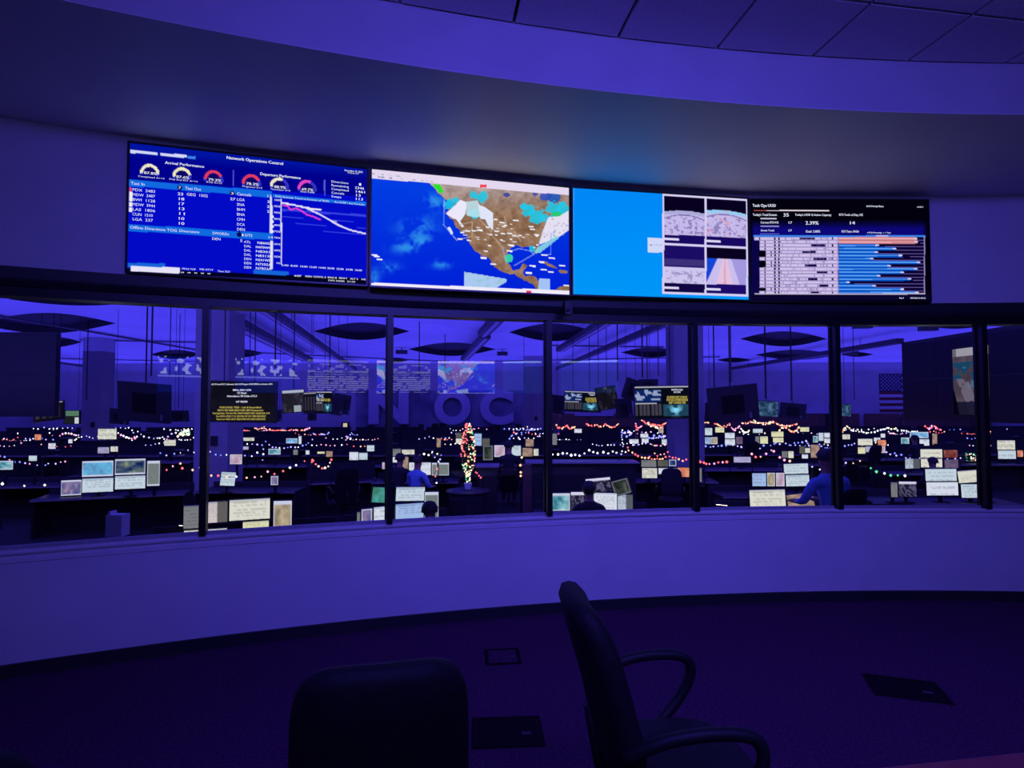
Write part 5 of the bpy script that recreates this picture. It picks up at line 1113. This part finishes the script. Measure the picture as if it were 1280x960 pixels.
# ------------------------------------------------------------------ people
def person(px, py_head, d, facing, label, shirt, hair=True, skin=M_skin, seated=True, arms='desk', scale=1.0, turn=0.0, hairmat=None, longer=False, wide=1.0):
    """facing: heading angle of the view direction (0 = away from the camera)"""
    P = at_y(px, py_head, d); hz = P.z            # head centre
    r = tag(empty('person', (P.x, d, 0), -facing), label, 'person')
    o = Vector((0, 0, hz)); s = scale
    V = {}; E = []; Rr = {}
    def v(n, p, rad, par=None):
        V[n] = Vector(p) * s; Rr[n] = rad * s
        if par: E.append((par, n))
    v('pelvis', (0, -.05, -.80), .14); v('spine', (0, -.07, -.62), .135, 'pelvis'); v('chest', (0, -.05, -.40), .15, 'spine'); v('upper', (0, -.03, -.26), .11, 'chest')
    v('neck', (0, -.005, -.155), .055, 'upper'); v('skull', (0, .015, -.05), .078, 'neck'); v('crown', (0, .005, .035), .092, 'skull'); v('top', (0, .0, .09), .06, 'crown')
    v('chin', (0, .085, -.065), .038, 'skull'); v('nose', (0, .115, -.01), .016, 'crown'); v('ear_l', (-.092, 0, -.01), .016, 'crown'); v('ear_r', (.092, 0, -.01), .016, 'crown')
    for q, n in ((-1, 'l'), (1, 'r')):
        v('sh' + n, (q * .19, -.03, -.27), .072, 'upper')
        if arms == 'desk': v('el' + n, (q * .27, .06, -.52), .05, 'sh' + n); v('wr' + n, (q * .16, .30, -.56), .032, 'el' + n); hd = Vector((q * -.02, .07, -.005))
        else: v('el' + n, (q * .26, -.03, -.54), .05, 'sh' + n); v('wr' + n, (q * .25, .06, -.76), .032, 'el' + n); hd = Vector((0, .02, -.07))
        w = V['wr' + n] / s; v('pa' + n, w + hd, .034, 'wr' + n)
        side = Vector((q, 0, 0)) if arms == 'desk' else Vector((0, 1, 0))
        for k in range(4): v('f%d' % k + n, w + hd * (1.9 + (.15 if k in (1, 2) else 0)) + side * (.022 * (k - 1.5)), .009, 'pa' + n); v('g%d' % k + n, w + hd * (2.35 + (.2 if k in (1, 2) else 0)) + side * (.024 * (k - 1.5)) + Vector((0, 0, -.014)), .008, 'f%d' % k + n)
        v('th' + n, w + hd * 1.2 - side * .045, .010, 'pa' + n)
        if seated: v('hip' + n, (q * .09, -.02, -.82), .095, 'pelvis'); v('kn' + n, (q * .12, .40, -.82), .065, 'hip' + n); v('an' + n, (q * .12, .38, -1.22), .045, 'kn' + n); v('to' + n, (q * .13, .52, -1.27), .035, 'an' + n)
        else: v('hip' + n, (q * .09, 0, -.90), .095, 'pelvis'); v('kn' + n, (q * .10, .02, -1.22), .065, 'hip' + n); v('an' + n, (q * .10, 0, -1.58), .045, 'kn' + n); v('to' + n, (q * .11, .14, -1.64), .035, 'an' + n)
    names = list(V); me = bpy.data.meshes.new('body'); me.from_pydata([V[n] + o for n in names], [(names.index(a), names.index(b)) for a, b in E], [])
    ob = bpy.data.objects.new('body', me); scene.collection.objects.link(ob)
    sk = ob.modifiers.new('skin', 'SKIN'); ss = ob.modifiers.new('sub', 'SUBSURF'); ss.levels = 1; ss.render_levels = 1
    for i, n in enumerate(names): sv = me.skin_vertices[0].data[i]; sv.radius = (Rr[n], Rr[n] * (.72 if n in ('pelvis', 'spine', 'chest', 'upper') else 1)); sv.use_root = (n == 'pelvis')
    bpy.context.view_layer.update(); dg = bpy.context.evaluated_depsgraph_get(); nm = bpy.data.meshes.new_from_object(ob.evaluated_get(dg))
    bpy.data.objects.remove(ob); nm.name = 'body'
    nm.materials.clear()
    for mt in (shirt, skin, M_trous, M_bezel): nm.materials.append(mt)
    wr = [V['pal'] + o, V['par'] + o]
    for f in nm.polygons:
        c = f.center; f.use_smooth = True
        if c.z > hz - .175 * s: f.material_index = 1
        elif min((c - w).length for w in wr) < .13 * s: f.material_index = 1
        elif c.z < hz - .79 * s: f.material_index = 2
        if f.material_index == 2 and c.z < hz - (1.2 if seated else 1.56) * s: f.material_index = 3
    b = bpy.data.objects.new('body', nm); scene.collection.objects.link(b); b.parent = r
    if hair:
        h = MB(); n = 14
        for i in range(7):
            th = i / 6 * (PI * .58 if not longer else PI * .72)
            for k in range(n):
                a = 2 * PI * k / n; back = .012 if math.sin(a) < 0 else -.004
                lim = th if math.sin(a) < .3 else min(th, PI * .40)
                jit = 1 + .06 * math.sin(7 * a + i * 2.3)
                h.v.append((.112 * s * math.sin(lim) * math.cos(a) * jit, (.125 * s * math.sin(lim) * jit + back * s) * math.sin(a) + .005 * s, hz + .02 * s + .118 * s * math.cos(lim) * jit))
        for i in range(6):
            for k in range(n): h.f.append((i * n + k, (i + 1) * n + k, (i + 1) * n + (k + 1) % n, i * n + (k + 1) % n)); h.m.append(0)
        h.build('hair', hairmat or M_hair, r, smooth=True)
    e = MB()
    for q in (-1, 1): e.octa((q * .033 * s, .094 * s, hz + .012 * s), .012 * s)
    e.build('eyes', M_bezel, r); m = MB(); m.box((0, .118 * s, hz - .055 * s), (.045 * s, .012, .008)); m.build('mouth', M_hair, r)
    if wide != 1.0: r.scale = (wide, 1, 1)
    return r
def noc_chair(P, rz, label, i=[None]):
    if i[0] is None:
        i[0] = office_chair('office_chair', label, 'office chairs on the operations floor', P, rz); return i[0]
    c = copy_tree(i[0]); c.location = P; c.rotation_euler = (0, 0, rz); c['label'] = label; return c
PEOPLE = [(537, 639, 7.6, .25, 'person seen from behind, only dark head above the sill, left of centre', M_shirt_d, dict(scale=.98)), (736.5, 612, 8.9, .08, 'person with curly dark hair at the centre near desk', M_shirt_d, dict(longer=True)),
          (1034, 574, 8.3, -.35, 'man in light blue shirt seated behind the right mullion', M_shirt_b, dict(hair=True, scale=1.15, wide=1.28)), (500, 574, 12.6, .1, 'person in dark shirt seated beside the second mullion', M_shirt_d, {}), (522, 577, 12.3, .5, 'person in blue shirt seated left of the lit tree', M_shirt_b, {}),
          (636, 558, 14.5, 0, 'dark silhouette of a person at the counter behind the lit tree', M_shirt_d, dict(scale=1.12)), (1143.5, 549, 18.0, 0, 'dark silhouette of a person in front of the wide blue monitor', M_shirt_d, {}), (1166, 578, 13.6, 0, 'person with dark short hair in front of the cream monitors', M_shirt_d, dict(scale=.95))]
for k, (px, py, d, fc, lb, sh, kw) in enumerate(PEOPLE):
    p = person(px, py, d, fc, lb, sh, **kw); P = at_y(px, py, d); s = kw.get('scale', 1.0)
    ch = noc_chair((P.x - .09 * math.sin(fc), d - .09 * math.cos(fc), P.z - .95 * s - .515), -fc, 'black office chair of the ' + lb.replace('person seen from behind, only dark head above the sill, left of centre', 'dark head at the sill').replace('dark silhouette of a person', 'silhouette'))
    # the sit-stand floor level under each seat
    ch.scale = (1, 1, max(.6, (P.z - .95 * s - ZF) / .515)); ch.location.z = ZF
for px, py, d, rz, lb in ((1083, 561, 17.8, .3, 'round-backed black office chair in front of the cream monitor at right'), (838, 600, 12.5, 2.8, 'black office chair in front of the desk beside the right column'), (570, 575, 15, .6, 'black office chair left of the lit tree'), (935, 556, 19.4, 0, 'black office chair before the far yellowish monitors'), (430, 590, 11.5, .5, 'black office chair left of the second mullion')):
    P = at_y(px, py, d); c = noc_chair((P.x, d, ZF), rz, lb); c.scale = (1, 1, max(1, (P.z - ZF) / .98))

# ------------------------------------------------------------------ string lights
BC = {'w': glow('bulb_white', (.85, .88, 1), 3), 'b': glow('bulb_blue', (.16, .20, 1), 3), 'r': glow('bulb_red', (1, .12, .14), 2.6), 'o': glow('bulb_warm', (1, .45, .25), 2.4), 'g': glow('bulb_green', (.15, .9, .4), 1.2), 'p': glow('bulb_pink', (1, .35, .60), 2.2), 'y': glow('bulb_yellow', (1, .85, .5), 2.6), 'v': glow('bulb_violet', (.42, .35, 1), 2.6)}
def strand(pts, d, cols, label, step=7.0, size=1.15, sag=2.0, jit=.8, group='string lights on the operations floor'):
    """pts: pixels the cord passes; cols: colour letters; sizes in photo pixels at distance d"""
    rr_ = random.Random(label); c0 = at_y(*pts[0], d); r = tag(empty('string_lights', c0), label, 'string lights', group)
    path = []
    for (x0, y0), (x1, y1) in zip(pts, pts[1:]):
        n = max(2, int(math.hypot(x1 - x0, y1 - y0) / step * 2))
        for k in range(n): t = k / n; path.append((x0 + (x1 - x0) * t, y0 + (y1 - y0) * t + sag * 4 * t * (1 - t)))
    path.append(pts[-1])
    W_ = [at_y(x, y, d) - c0 for x, y in path]
    m = MB(); m.tube(W_, .004 * d / 12, 4, False); m.build('cord', M_cord, r)
    m = MB()
    for q in (W_[0], W_[-1]): m.tube([q, (q.x, q.y, ZF - c0.z)], .012, 5)
    m.build('support_pole', M_mull, r)
    by = {}
    L = 0; acc = 0; last = path[0]
    for (x, y) in path:
        acc += math.hypot(x - last[0], y - last[1]); last = (x, y)
        if acc >= step * rr_.uniform(.6, 1.25) or (x, y) == path[0]:
            acc = 0; c = rr_.choice(cols); by.setdefault(c, []).append((x + rr_.uniform(-jit, jit), y + rr_.uniform(-jit, jit), size * 1.15 * rr_.uniform(.75, 1.3)))
    for c, lst in by.items():
        mb = MB()
        for x, y, sz in lst: mb.octa(at_y(x, y, d - .02) - c0, sz / FPX * d)
        tag(mb.build({'w': 'white', 'b': 'blue', 'r': 'red', 'o': 'warm', 'g': 'green', 'p': 'pink', 'y': 'yellow', 'v': 'violet'}[c] + '_bulbs', BC[c], r), kind='stuff')
S = strand
S([(196, 590), (216, 583), (226, 579), (231, 587), (250, 584)], 12, 'ropy', 'red and warm string lights in front of the wide pale column', 8, 1.3)
S([(255, 592), (268, 594), (300, 595), (318, 597), (334, 589), (347, 592), (366, 581), (380, 577), (390, 578)], 11.5, 'rpowr', 'red string lights sagging right of the wide pale column', 8, 1.2)
S([(390, 575), (398, 583), (408, 585), (412, 579), (414, 575)], 11.8, 'ry', 'short swag of red bulbs left of the second mullion', 3.5, 1.2, 1)
S([(200, 567), (208, 570), (222, 564), (235, 563), (262, 565), (283, 568), (310, 569), (322, 566)], 14.5, 'wvbw', 'blue-white string lights across the wide pale column', 7, 1.0)
S([(301, 557), (315, 555), (328, 556), (329, 565), (330, 572), (325, 580)], 18, 'wvb', 'blue-white bulbs looping below the black text display', 5.5, 1.0, 0)
S([(281, 554), (290, 553), (300, 550), (304, 547)], 22, 'bv', 'blue string lights under the left of the black text display', 2.5, .8)
S([(332, 552), (345, 559), (362, 558), (380, 556), (392, 547)], 20, 'vbw', 'blue bulbs around the sky-blue monitor', 4.5, .9)
S([(281, 538), (290, 541), (300, 540)], 34, 'wy', 'white bright lights at the far left of the red garland', 2.4, 1.0)
S([(297, 535), (310, 539), (322, 540), (337, 537), (350, 538), (365, 537), (378, 538), (386, 535)], 34, 'rpo', 'long red and pink garland under the black text display', 1.9, 1.0, .8)
S([(318, 535), (330, 534), (338, 537)], 34, 'op', 'short upper garland above the long red and pink one', 1.9, .8)
S([(386, 544), (398, 548), (415, 550), (428, 549), (440, 547), (455, 545), (470, 547), (483, 545), (493, 544), (505, 548), (518, 547), (530, 546), (545, 544)], 30, 'vbwv', 'long blue-white string lights under the mural', 4.2, .75)
S([(392, 542), (400, 543), (411, 541)], 31, 'bv', 'blue light cluster left of the lit doorway', 1.8, .9)
S([(433, 546), (440, 541), (447, 543), (440, 549)], 30.5, 'bvb', 'blue light cluster right of the lit doorway', 2.2, .9)
S([(608, 547), (618, 546), (630, 548), (640, 545), (652, 544), (660, 546), (672, 545), (680, 540)], 28, 'vbw', 'blue-white string lights right of the lit tree', 3.6, .75)
S([(637, 548), (643, 541), (648, 546), (652, 553), (648, 560)], 27, 'bvr', 'blue and red light cluster in the far row right of the lit tree', 2.6, 1.0, 0)
S([(524, 570), (530, 568), (535, 569), (541, 565), (550, 565)], 20, 'yw', 'yellowish bulbs behind the blue-shirted person', 5, 1.2)
S([(540, 566), (546, 572), (549, 576), (552, 566)], 19, 'bvw', 'deep blue bulbs left of the lit tree', 4, .9)
S([(548, 577), (546, 587), (543, 592), (546, 603)], 13, 'wyr', 'bulbs hanging beside the speckled monitors', 7, 1.2, 0)
S([(595, 590), (598, 593), (600, 597), (603, 596)], 12.2, 'rp', 'short tail of red bulbs right of the lit tree', 2.2, 1.0, 0)
S([(652, 572), (650, 582), (651, 590), (651, 601)], 12.4, 'oy', 'vertical string of warm bulbs on the counter end', 8, 1.3, 0)
S([(680, 565), (694, 567), (706, 564), (716, 568), (730, 567), (737, 563), (745, 564), (755, 566), (766, 565), (774, 563)], 12.9, 'w', 'white bulbs along the long high counter', 5, 1.3)
S([(778, 537), (776, 545), (778, 552), (779, 560), (777, 567), (784, 565)], 18, 'vwb', 'blue-white bulbs hanging vertically right of centre', 3.2, 1.0, 0)
S([(779, 541), (786, 539), (790, 543), (784, 545)], 22, 'bvw', 'violet-white light cluster right of centre', 2.2, 1.2, 0)
S([(784, 560), (792, 565), (800, 570), (812, 572), (822, 573), (831, 572), (834, 565), (838, 570), (847, 572), (858, 575), (865, 576), (873, 575), (880, 578)], 13.2, 'roor', 'red-orange string lights over the monitors beside the right column', 4, 1.25)
S([(812, 570), (818, 567), (826, 568), (832, 564)], 14, 'ro', 'second red-orange swag beside the right column', 4, 1.0)
S([(695, 532), (700, 535), (704, 534), (708, 532), (713, 536), (719, 532)], 36, 'ro', 'bright red garland right of the third mullion', 1.5, 1.0, 1)
S([(733, 530), (738, 532), (744, 531), (752, 533), (757, 530), (762, 533), (768, 533), (773, 530)], 36, 'ro', 'red garland in three swags on the far wall', 1.5, .9, .6)
S([(802, 526), (812, 529), (822, 531), (834, 528), (845, 530)], 34, 'ror', 'dense red garland under the larger twin picture display', 1.4, 1.0, 1)
S([(808, 529), (818, 533), (828, 534)], 33, 'roy', 'lower dense red garland left of the right column', 1.5, 1.2, 1)
S([(795, 530), (796, 538), (802, 532)], 33, 'rp', 'small red-pink light cluster left of the right column', 1.6, .9, 0)
S([(812, 547), (818, 545), (826, 545), (832, 544)], 24, 'bv', 'blue light cluster left of the right column', 1.9, 1.1)
S([(872, 552), (880, 556), (890, 558), (900, 555), (912, 555), (933, 558), (943, 560), (955, 557), (970, 553), (982, 555), (995, 552), (1008, 551)], 19.5, 'vbb', 'long blue string lights right of the right column', 4.6, 1.05)
S([(1008, 552), (1015, 558), (1025, 556), (1033, 560), (1045, 556), (1058, 556), (1068, 554)], 19, 'bvb', 'blue string lights above the blue-shirted man', 3.6, 1.05)
S([(873, 575), (880, 578), (890, 578), (900, 577), (912, 575)], 13.5, 'rrp', 'red string lights right of the right column', 5, 1.4)
S([(940, 568), (948, 571), (958, 567), (966, 560), (972, 567), (977, 572), (984, 574), (991, 574)], 14.5, 'rpo', 'red and pink string lights left of the blue-shirted man', 5, 1.3)
S([(880, 528), (890, 525), (897, 530), (905, 533), (912, 530)], 33, 'ro', 'red garland at the left end of the right far row', 1.7, .9)
S([(912, 532), (918, 538), (925, 533)], 31, 'p', 'pink garland in a V under the big tilted display back', 1.9, 1.0, 0)
S([(928, 529), (940, 527), (955, 529), (966, 527), (975, 531), (985, 532), (996, 530)], 33, 'ory', 'long warm garland right of the right column', 1.5, .9, .8)
S([(942, 525), (950, 529), (960, 529), (968, 526)], 34, 'oy', 'upper swag of the warm garland', 1.5, .8, 1)
S([(974, 538), (980, 533), (986, 537), (992, 541), (999, 534)], 31, 'roy', 'dense warm light cluster left of the tan doorway', 1.5, 1.1, 0)
S([(926, 536), (932, 541), (938, 538)], 30, 'wy', 'white light cluster above the black chair back', 2, 1.0, 0)
S([(1053, 540), (1058, 533), (1062, 535)], 31, 'oy', 'warm light cluster right of the right mullion', 1.5, 1.0, 0)
S([(1064, 537), (1072, 538), (1080, 540), (1090, 540), (1102, 537), (1110, 534), (1120, 536), (1128, 538), (1140, 539), (1146, 539)], 31, 'wwy', 'white string lights on the far right row', 2.6, .95, .8)
S([(1110, 540), (1117, 541), (1125, 543)], 29, 'wp', 'short white and pink lights above the orange monitor', 2, .9)
S([(1157, 533), (1162, 537), (1166, 531), (1173, 538), (1177, 537)], 31, 'rpr', 'bright red lights left of the map picture', 2.2, 1.2, 0)
S([(1210, 544), (1220, 543), (1230, 540), (1237, 537), (1238, 543)], 29, 'or', 'warm red lights at the foot of the black video wall', 2.2, 1.1, 0)
S([(1057, 578), (1066, 579), (1075, 576)], 14.5, 'vo', 'few violet bulbs right of the right mullion', 8, 1.1)
S([(1088, 586), (1100, 588), (1110, 591), (1118, 592), (1127, 593), (1135, 591)], 11.5, 'wgyv', 'green and white bulbs on the near right desk', 8, 1.5)
S([(1108, 566), (1118, 567), (1126, 569), (1135, 572), (1150, 572), (1178, 573), (1200, 573)], 15, 'bvv', 'blue string lights along the right middle desk', 5, .95)
S([(1015, 584), (1030, 586), (1038, 587), (1046, 583)], 9.5, 'wv', 'white bulbs behind the blue-shirted man', 8, 1.3)
S([(1236, 560), (1232, 568), (1223, 573)], 17, 'bpv', 'blue and pink bulbs around the white framed monitor', 4, 1.1, 0)
S([(3, 604), (15, 602), (30, 608), (56, 607), (67, 605), (100, 604)], 11.8, 'rbyw', 'sparse coloured bulbs on the left desk', 22, 1.5)
S([(0, 570), (5, 571), (25, 577), (40, 579), (52, 579), (60, 579), (72, 577), (85, 574)], 16, 'bvp', 'blue string lights at the far left desk', 6, 1.0)
S([(0, 551), (12, 546), (22, 542), (35, 548), (46, 553)], 28, 'wyo', 'warm white bulbs at the far left edge', 5, 1.1)
S([(38, 560), (44, 556), (50, 563), (56, 556), (60, 560), (58, 566)], 24, 'rpr', 'red light cluster at far left', 3, 1.1, 0)
S([(62, 542), (70, 549), (78, 543), (88, 541), (98, 546), (92, 552)], 28, 'wyp', 'white light cluster left of the slim column', 3, 1.1, 0)
S([(98, 544), (110, 545), (122, 546)], 26, 'wv', 'pale bulbs in front of the slim column', 4, .9)
S([(148, 542), (155, 546), (165, 548), (172, 545), (164, 552), (176, 555)], 26, 'wpw', 'pink and white light cluster under the big tilted display back at left', 2.6, 1.2, 0)
S([(165, 538), (172, 540), (190, 547), (206, 545), (215, 542), (222, 538), (238, 540)], 27, 'wv', 'white bulbs rising left of the wide pale column', 4, .9)
S([(222, 545), (228, 540), (236, 538), (237, 543), (228, 544)], 24, 'ygw', 'yellow-green light cluster left of the wide pale column', 2, 1.4, 0)
# unplanned sparkle of the far rows: small mixed strands lying on the desk dividers
FA = []
for k in range(60):
    rr_ = random.Random(k + 900); x = rr_.uniform(-10, 1230); y = rr_.choice((536, 541, 548, 556)); d = (EYE - ZD - .35) * FPX / (y - 505)
    if 445 < x < 560 and y < 545 or 95 < x < 130 or (835 < x < 880 and d > 17) or (235 < x < 285 and d > 14): continue
    FA.append((x, [(x, y), (x + rr_.uniform(10, 26), y + rr_.uniform(-3, 3)), (x + rr_.uniform(28, 40), y + rr_.uniform(-2, 2))], min(d, 41), rr_.choice(('wv', 'vb', 'ro', 'wy', 'pw', 'wv')), rr_.uniform(3, 6)))
for k, (x, pts, d, cs, stp) in enumerate(sorted(FA)): S(pts, d, cs, 'small faint string of bulbs on a far desk, %s of these from the left' % ORD(k), stp, .75, 1.2, .8, 'small faint string lights on the far desks')

# ------------------------------------------------------------------ lit tree
P = at_y(585, 611, 12.0); top = at_y(584, 529, 12.0); Ht = top.z - P.z
tr = tag(empty('christmas_tree', (P.x, 12.0, P.z)), 'narrow tall Christmas tree with red, yellow and green lights on a dark stand', 'tree')
m = MB(); m._lathe([(.06, -.005), (.085, .12), (.08, .12), (.02, .1)], (0, 0, 0), 14); m.build('pot', M_paper, tr)
m = MB(); m.tube([(0, 0, .1), (0, 0, Ht)], [.02, .006], 6); m.build('trunk', M_wood, tr)
def TR(q): return .03 + .115 * max(0.0, math.sin(PI * min(1, max(0, (q - .24) / .76)) ** .75)) ** .9
m = MB(); rr_ = random.Random(5)
for k in range(420):
    t = rr_.random() ** .8; z = .18 + t * (Ht - .2); rad = TR(z / Ht); a = rr_.uniform(0, 2 * PI); r_ = rad * rr_.uniform(.8, 1.1)
    p = Vector((0, 0, z)); q = Vector((math.cos(a) * r_, math.sin(a) * r_, z - .05)); s_ = Vector((-math.sin(a), math.cos(a), 0)) * .022
    m.add([p, q - s_, q + Vector((0, 0, .03)), q + s_], [(0, 1, 2), (0, 2, 3)])
tag(m.build('needles', M_green, tr), kind='stuff')
by = {}
for k in range(230):
    t = rr_.random(); z = .14 + t * (Ht - .14); a = rr_.uniform(0, 2 * PI); rad = TR(z / Ht) * .95 + .01
    side = math.cos(a); c = rr_.choice('rrrro') if side < .15 else rr_.choice('ygyro')
    if t < .35: c = rr_.choice('ygyo')
    by.setdefault(c, []).append((rad * math.cos(a), rad * math.sin(a), z))
for c, l in by.items():
    m = MB()
    for p in l: m.octa(p, .019)
    tag(m.build({'r': 'red', 'o': 'warm', 'g': 'green', 'y': 'yellow'}[c] + '_bulbs', BC[c], tr), kind='stuff')
# small decorated plant at the right
P = at_y(1210, 578, 17.5); pl = tag(empty('desk_plant', (P.x, 17.5, ZD + .001)), 'small lit green plant with white blossoms on the right desk', 'plant')
m = MB(); m._lathe([(.16, 0), (.2, .04), (.17, .05)], (0, 0, 0), 14); m.build('tray', M_wood, pl)
m = MB()
for k in range(60):
    a = rr_.uniform(0, 2 * PI); r_ = rr_.uniform(.02, .22); z = rr_.uniform(.05, .3); c = Vector((r_ * math.cos(a), r_ * math.sin(a) * .6, z)); s_ = Vector((rr_.uniform(-.03, .03), 0, .05))
    m.add([c, c + s_, c + s_ * 1.6 + Vector((.02, 0, 0)), c + Vector((.035, 0, 0))], [(0, 1, 2, 3)])
m.build('leaves', M_green, pl)
for c, n, q in (('g', 16, .018), ('y', 5, .022), ('w', 6, .022), ('r', 3, .02)):
    m = MB()
    for k in range(n): m.octa((rr_.uniform(-.2, .2), -.14, rr_.uniform(.05, .28)), q)
    tag(m.build({'g': 'green', 'y': 'yellow', 'w': 'white', 'r': 'red'}[c] + '_bulbs', BC[c], pl), kind='stuff')

# ------------------------------------------------------------------ displays behind the photographer, seen mirrored in the glass
def facet(k):
    x0, y0 = cyl(T0 + k * DT, R + .046); x1, y1 = cyl(T0 + (k + 1) * DT, R + .046); n = Vector((y1 - y0, -(x1 - x0), 0)).normalized(); return Vector((x0, y0, 0)), n
def mirror_px(k, px, py, dist):
    p0, n = facet(k); V_ = at_y(px, py, dist); return V_ - 2 * (V_ - p0).dot(n) * n
def paint_rmap(u, v):
    X, Y = u * 1215 + 22, v * 700 + 60 ; px, py = 460 + X / 4.923, 200 + (Y + (X - 22) * .089 * (1 - v) + (X - 22) * .04 * v) / 4.923
    return paint_map(px, py)
def paint_rops(u, v):
    col = np.zeros((len(u), 3)) + np.array([4, 4, 20.0]); r = (v * 15) % 1
    setc(col, (v > .36) & (r > .3) & (r < .75) & (vnoise(u * 30, np.floor(v * 15) * 7, 1.5, 4) > .25), (150, 150, 150), 1); setc(col, (v < .08), (110, 110, 90), 1)
    setc(col, (v > .12) & (v < .36) & (vnoise(u * 16, np.floor(v * 13) * 5, 1.2, 6) > .6), (120, 120, 130), 1); return col
def paint_rdash(u, v):
    col = np.zeros((len(u), 3)) + np.array([0, 20, 110.0]); setc(col, (v < .5) & (vnoise(u * 24, v * 10, 1.2, 4) > .7), (180, 190, 220), 1); setc(col, abs(v - .55) < .02, (120, 130, 220), 1); return col
def paint_rcyan(u, v): col = np.zeros((len(u), 3)) + np.array([0, 40, 90.0]); setc(col, v < .06, (160, 190, 220), 1); return col
for (px, pt, nm) in ((583, paint_rmap, 'display behind the photographer showing the map, seen mirrored in the glass'), (502, paint_rops, 'display behind the photographer with text rows, seen mirrored in the glass'), (664, paint_rcyan, 'display behind the photographer with blue field, seen mirrored in the glass'), (421, paint_rdash, 'display behind the photographer with blue dashboard, seen mirrored in the glass')):
    C = mirror_px(1, px, 471.5, 14.0); C.y = max(C.y, YB + .12) if C.y < YB + .12 else C.y
    # faces the windows: local +x runs towards -x of the room
    n = (Vector((cyl(-.25)[0], cyl(-.25)[1], 0)) - Vector((C.x, C.y, 0))).normalized(); xr = Vector((-n.y, n.x, 0)) * 1.0
    w, h = 1.40, .79; r = tag(empty('rear_display', C), nm, 'display', 'displays behind the photographer')
    q = Matrix((xr, n, Vector((0, 0, 1)))).transposed()
    MB().box(-n * .04, (w + .03, .06, h + .03), q).build('housing', M_bezel, r)
    grid_mesh('screen', tuple(-xr * (-w / 2) * -1 + Vector((0, 0, h / 2)) + n * .001 if False else (xr * (-w / 2) + Vector((0, 0, h / 2)) + n * .002)), tuple(xr), (0, 0, -1), w, h, 110, 62, pt, M_scr_rear, r, 'uv')
    m = MB(); m.tube([(-n.x * .07, -n.y * .07, 0), (-n.x * .07, -n.y * .07, -C.z)], .04, 10); m.build('stand_pole', M_mull, r)
    m = MB(); m._lathe([(.35, -C.z), (.35, -C.z + .02)], (-n.x * .07, -n.y * .07, 0), 24); m.build('stand_base', M_mull, r)
print('tiles', ntile, 'objects', len(bpy.data.objects))
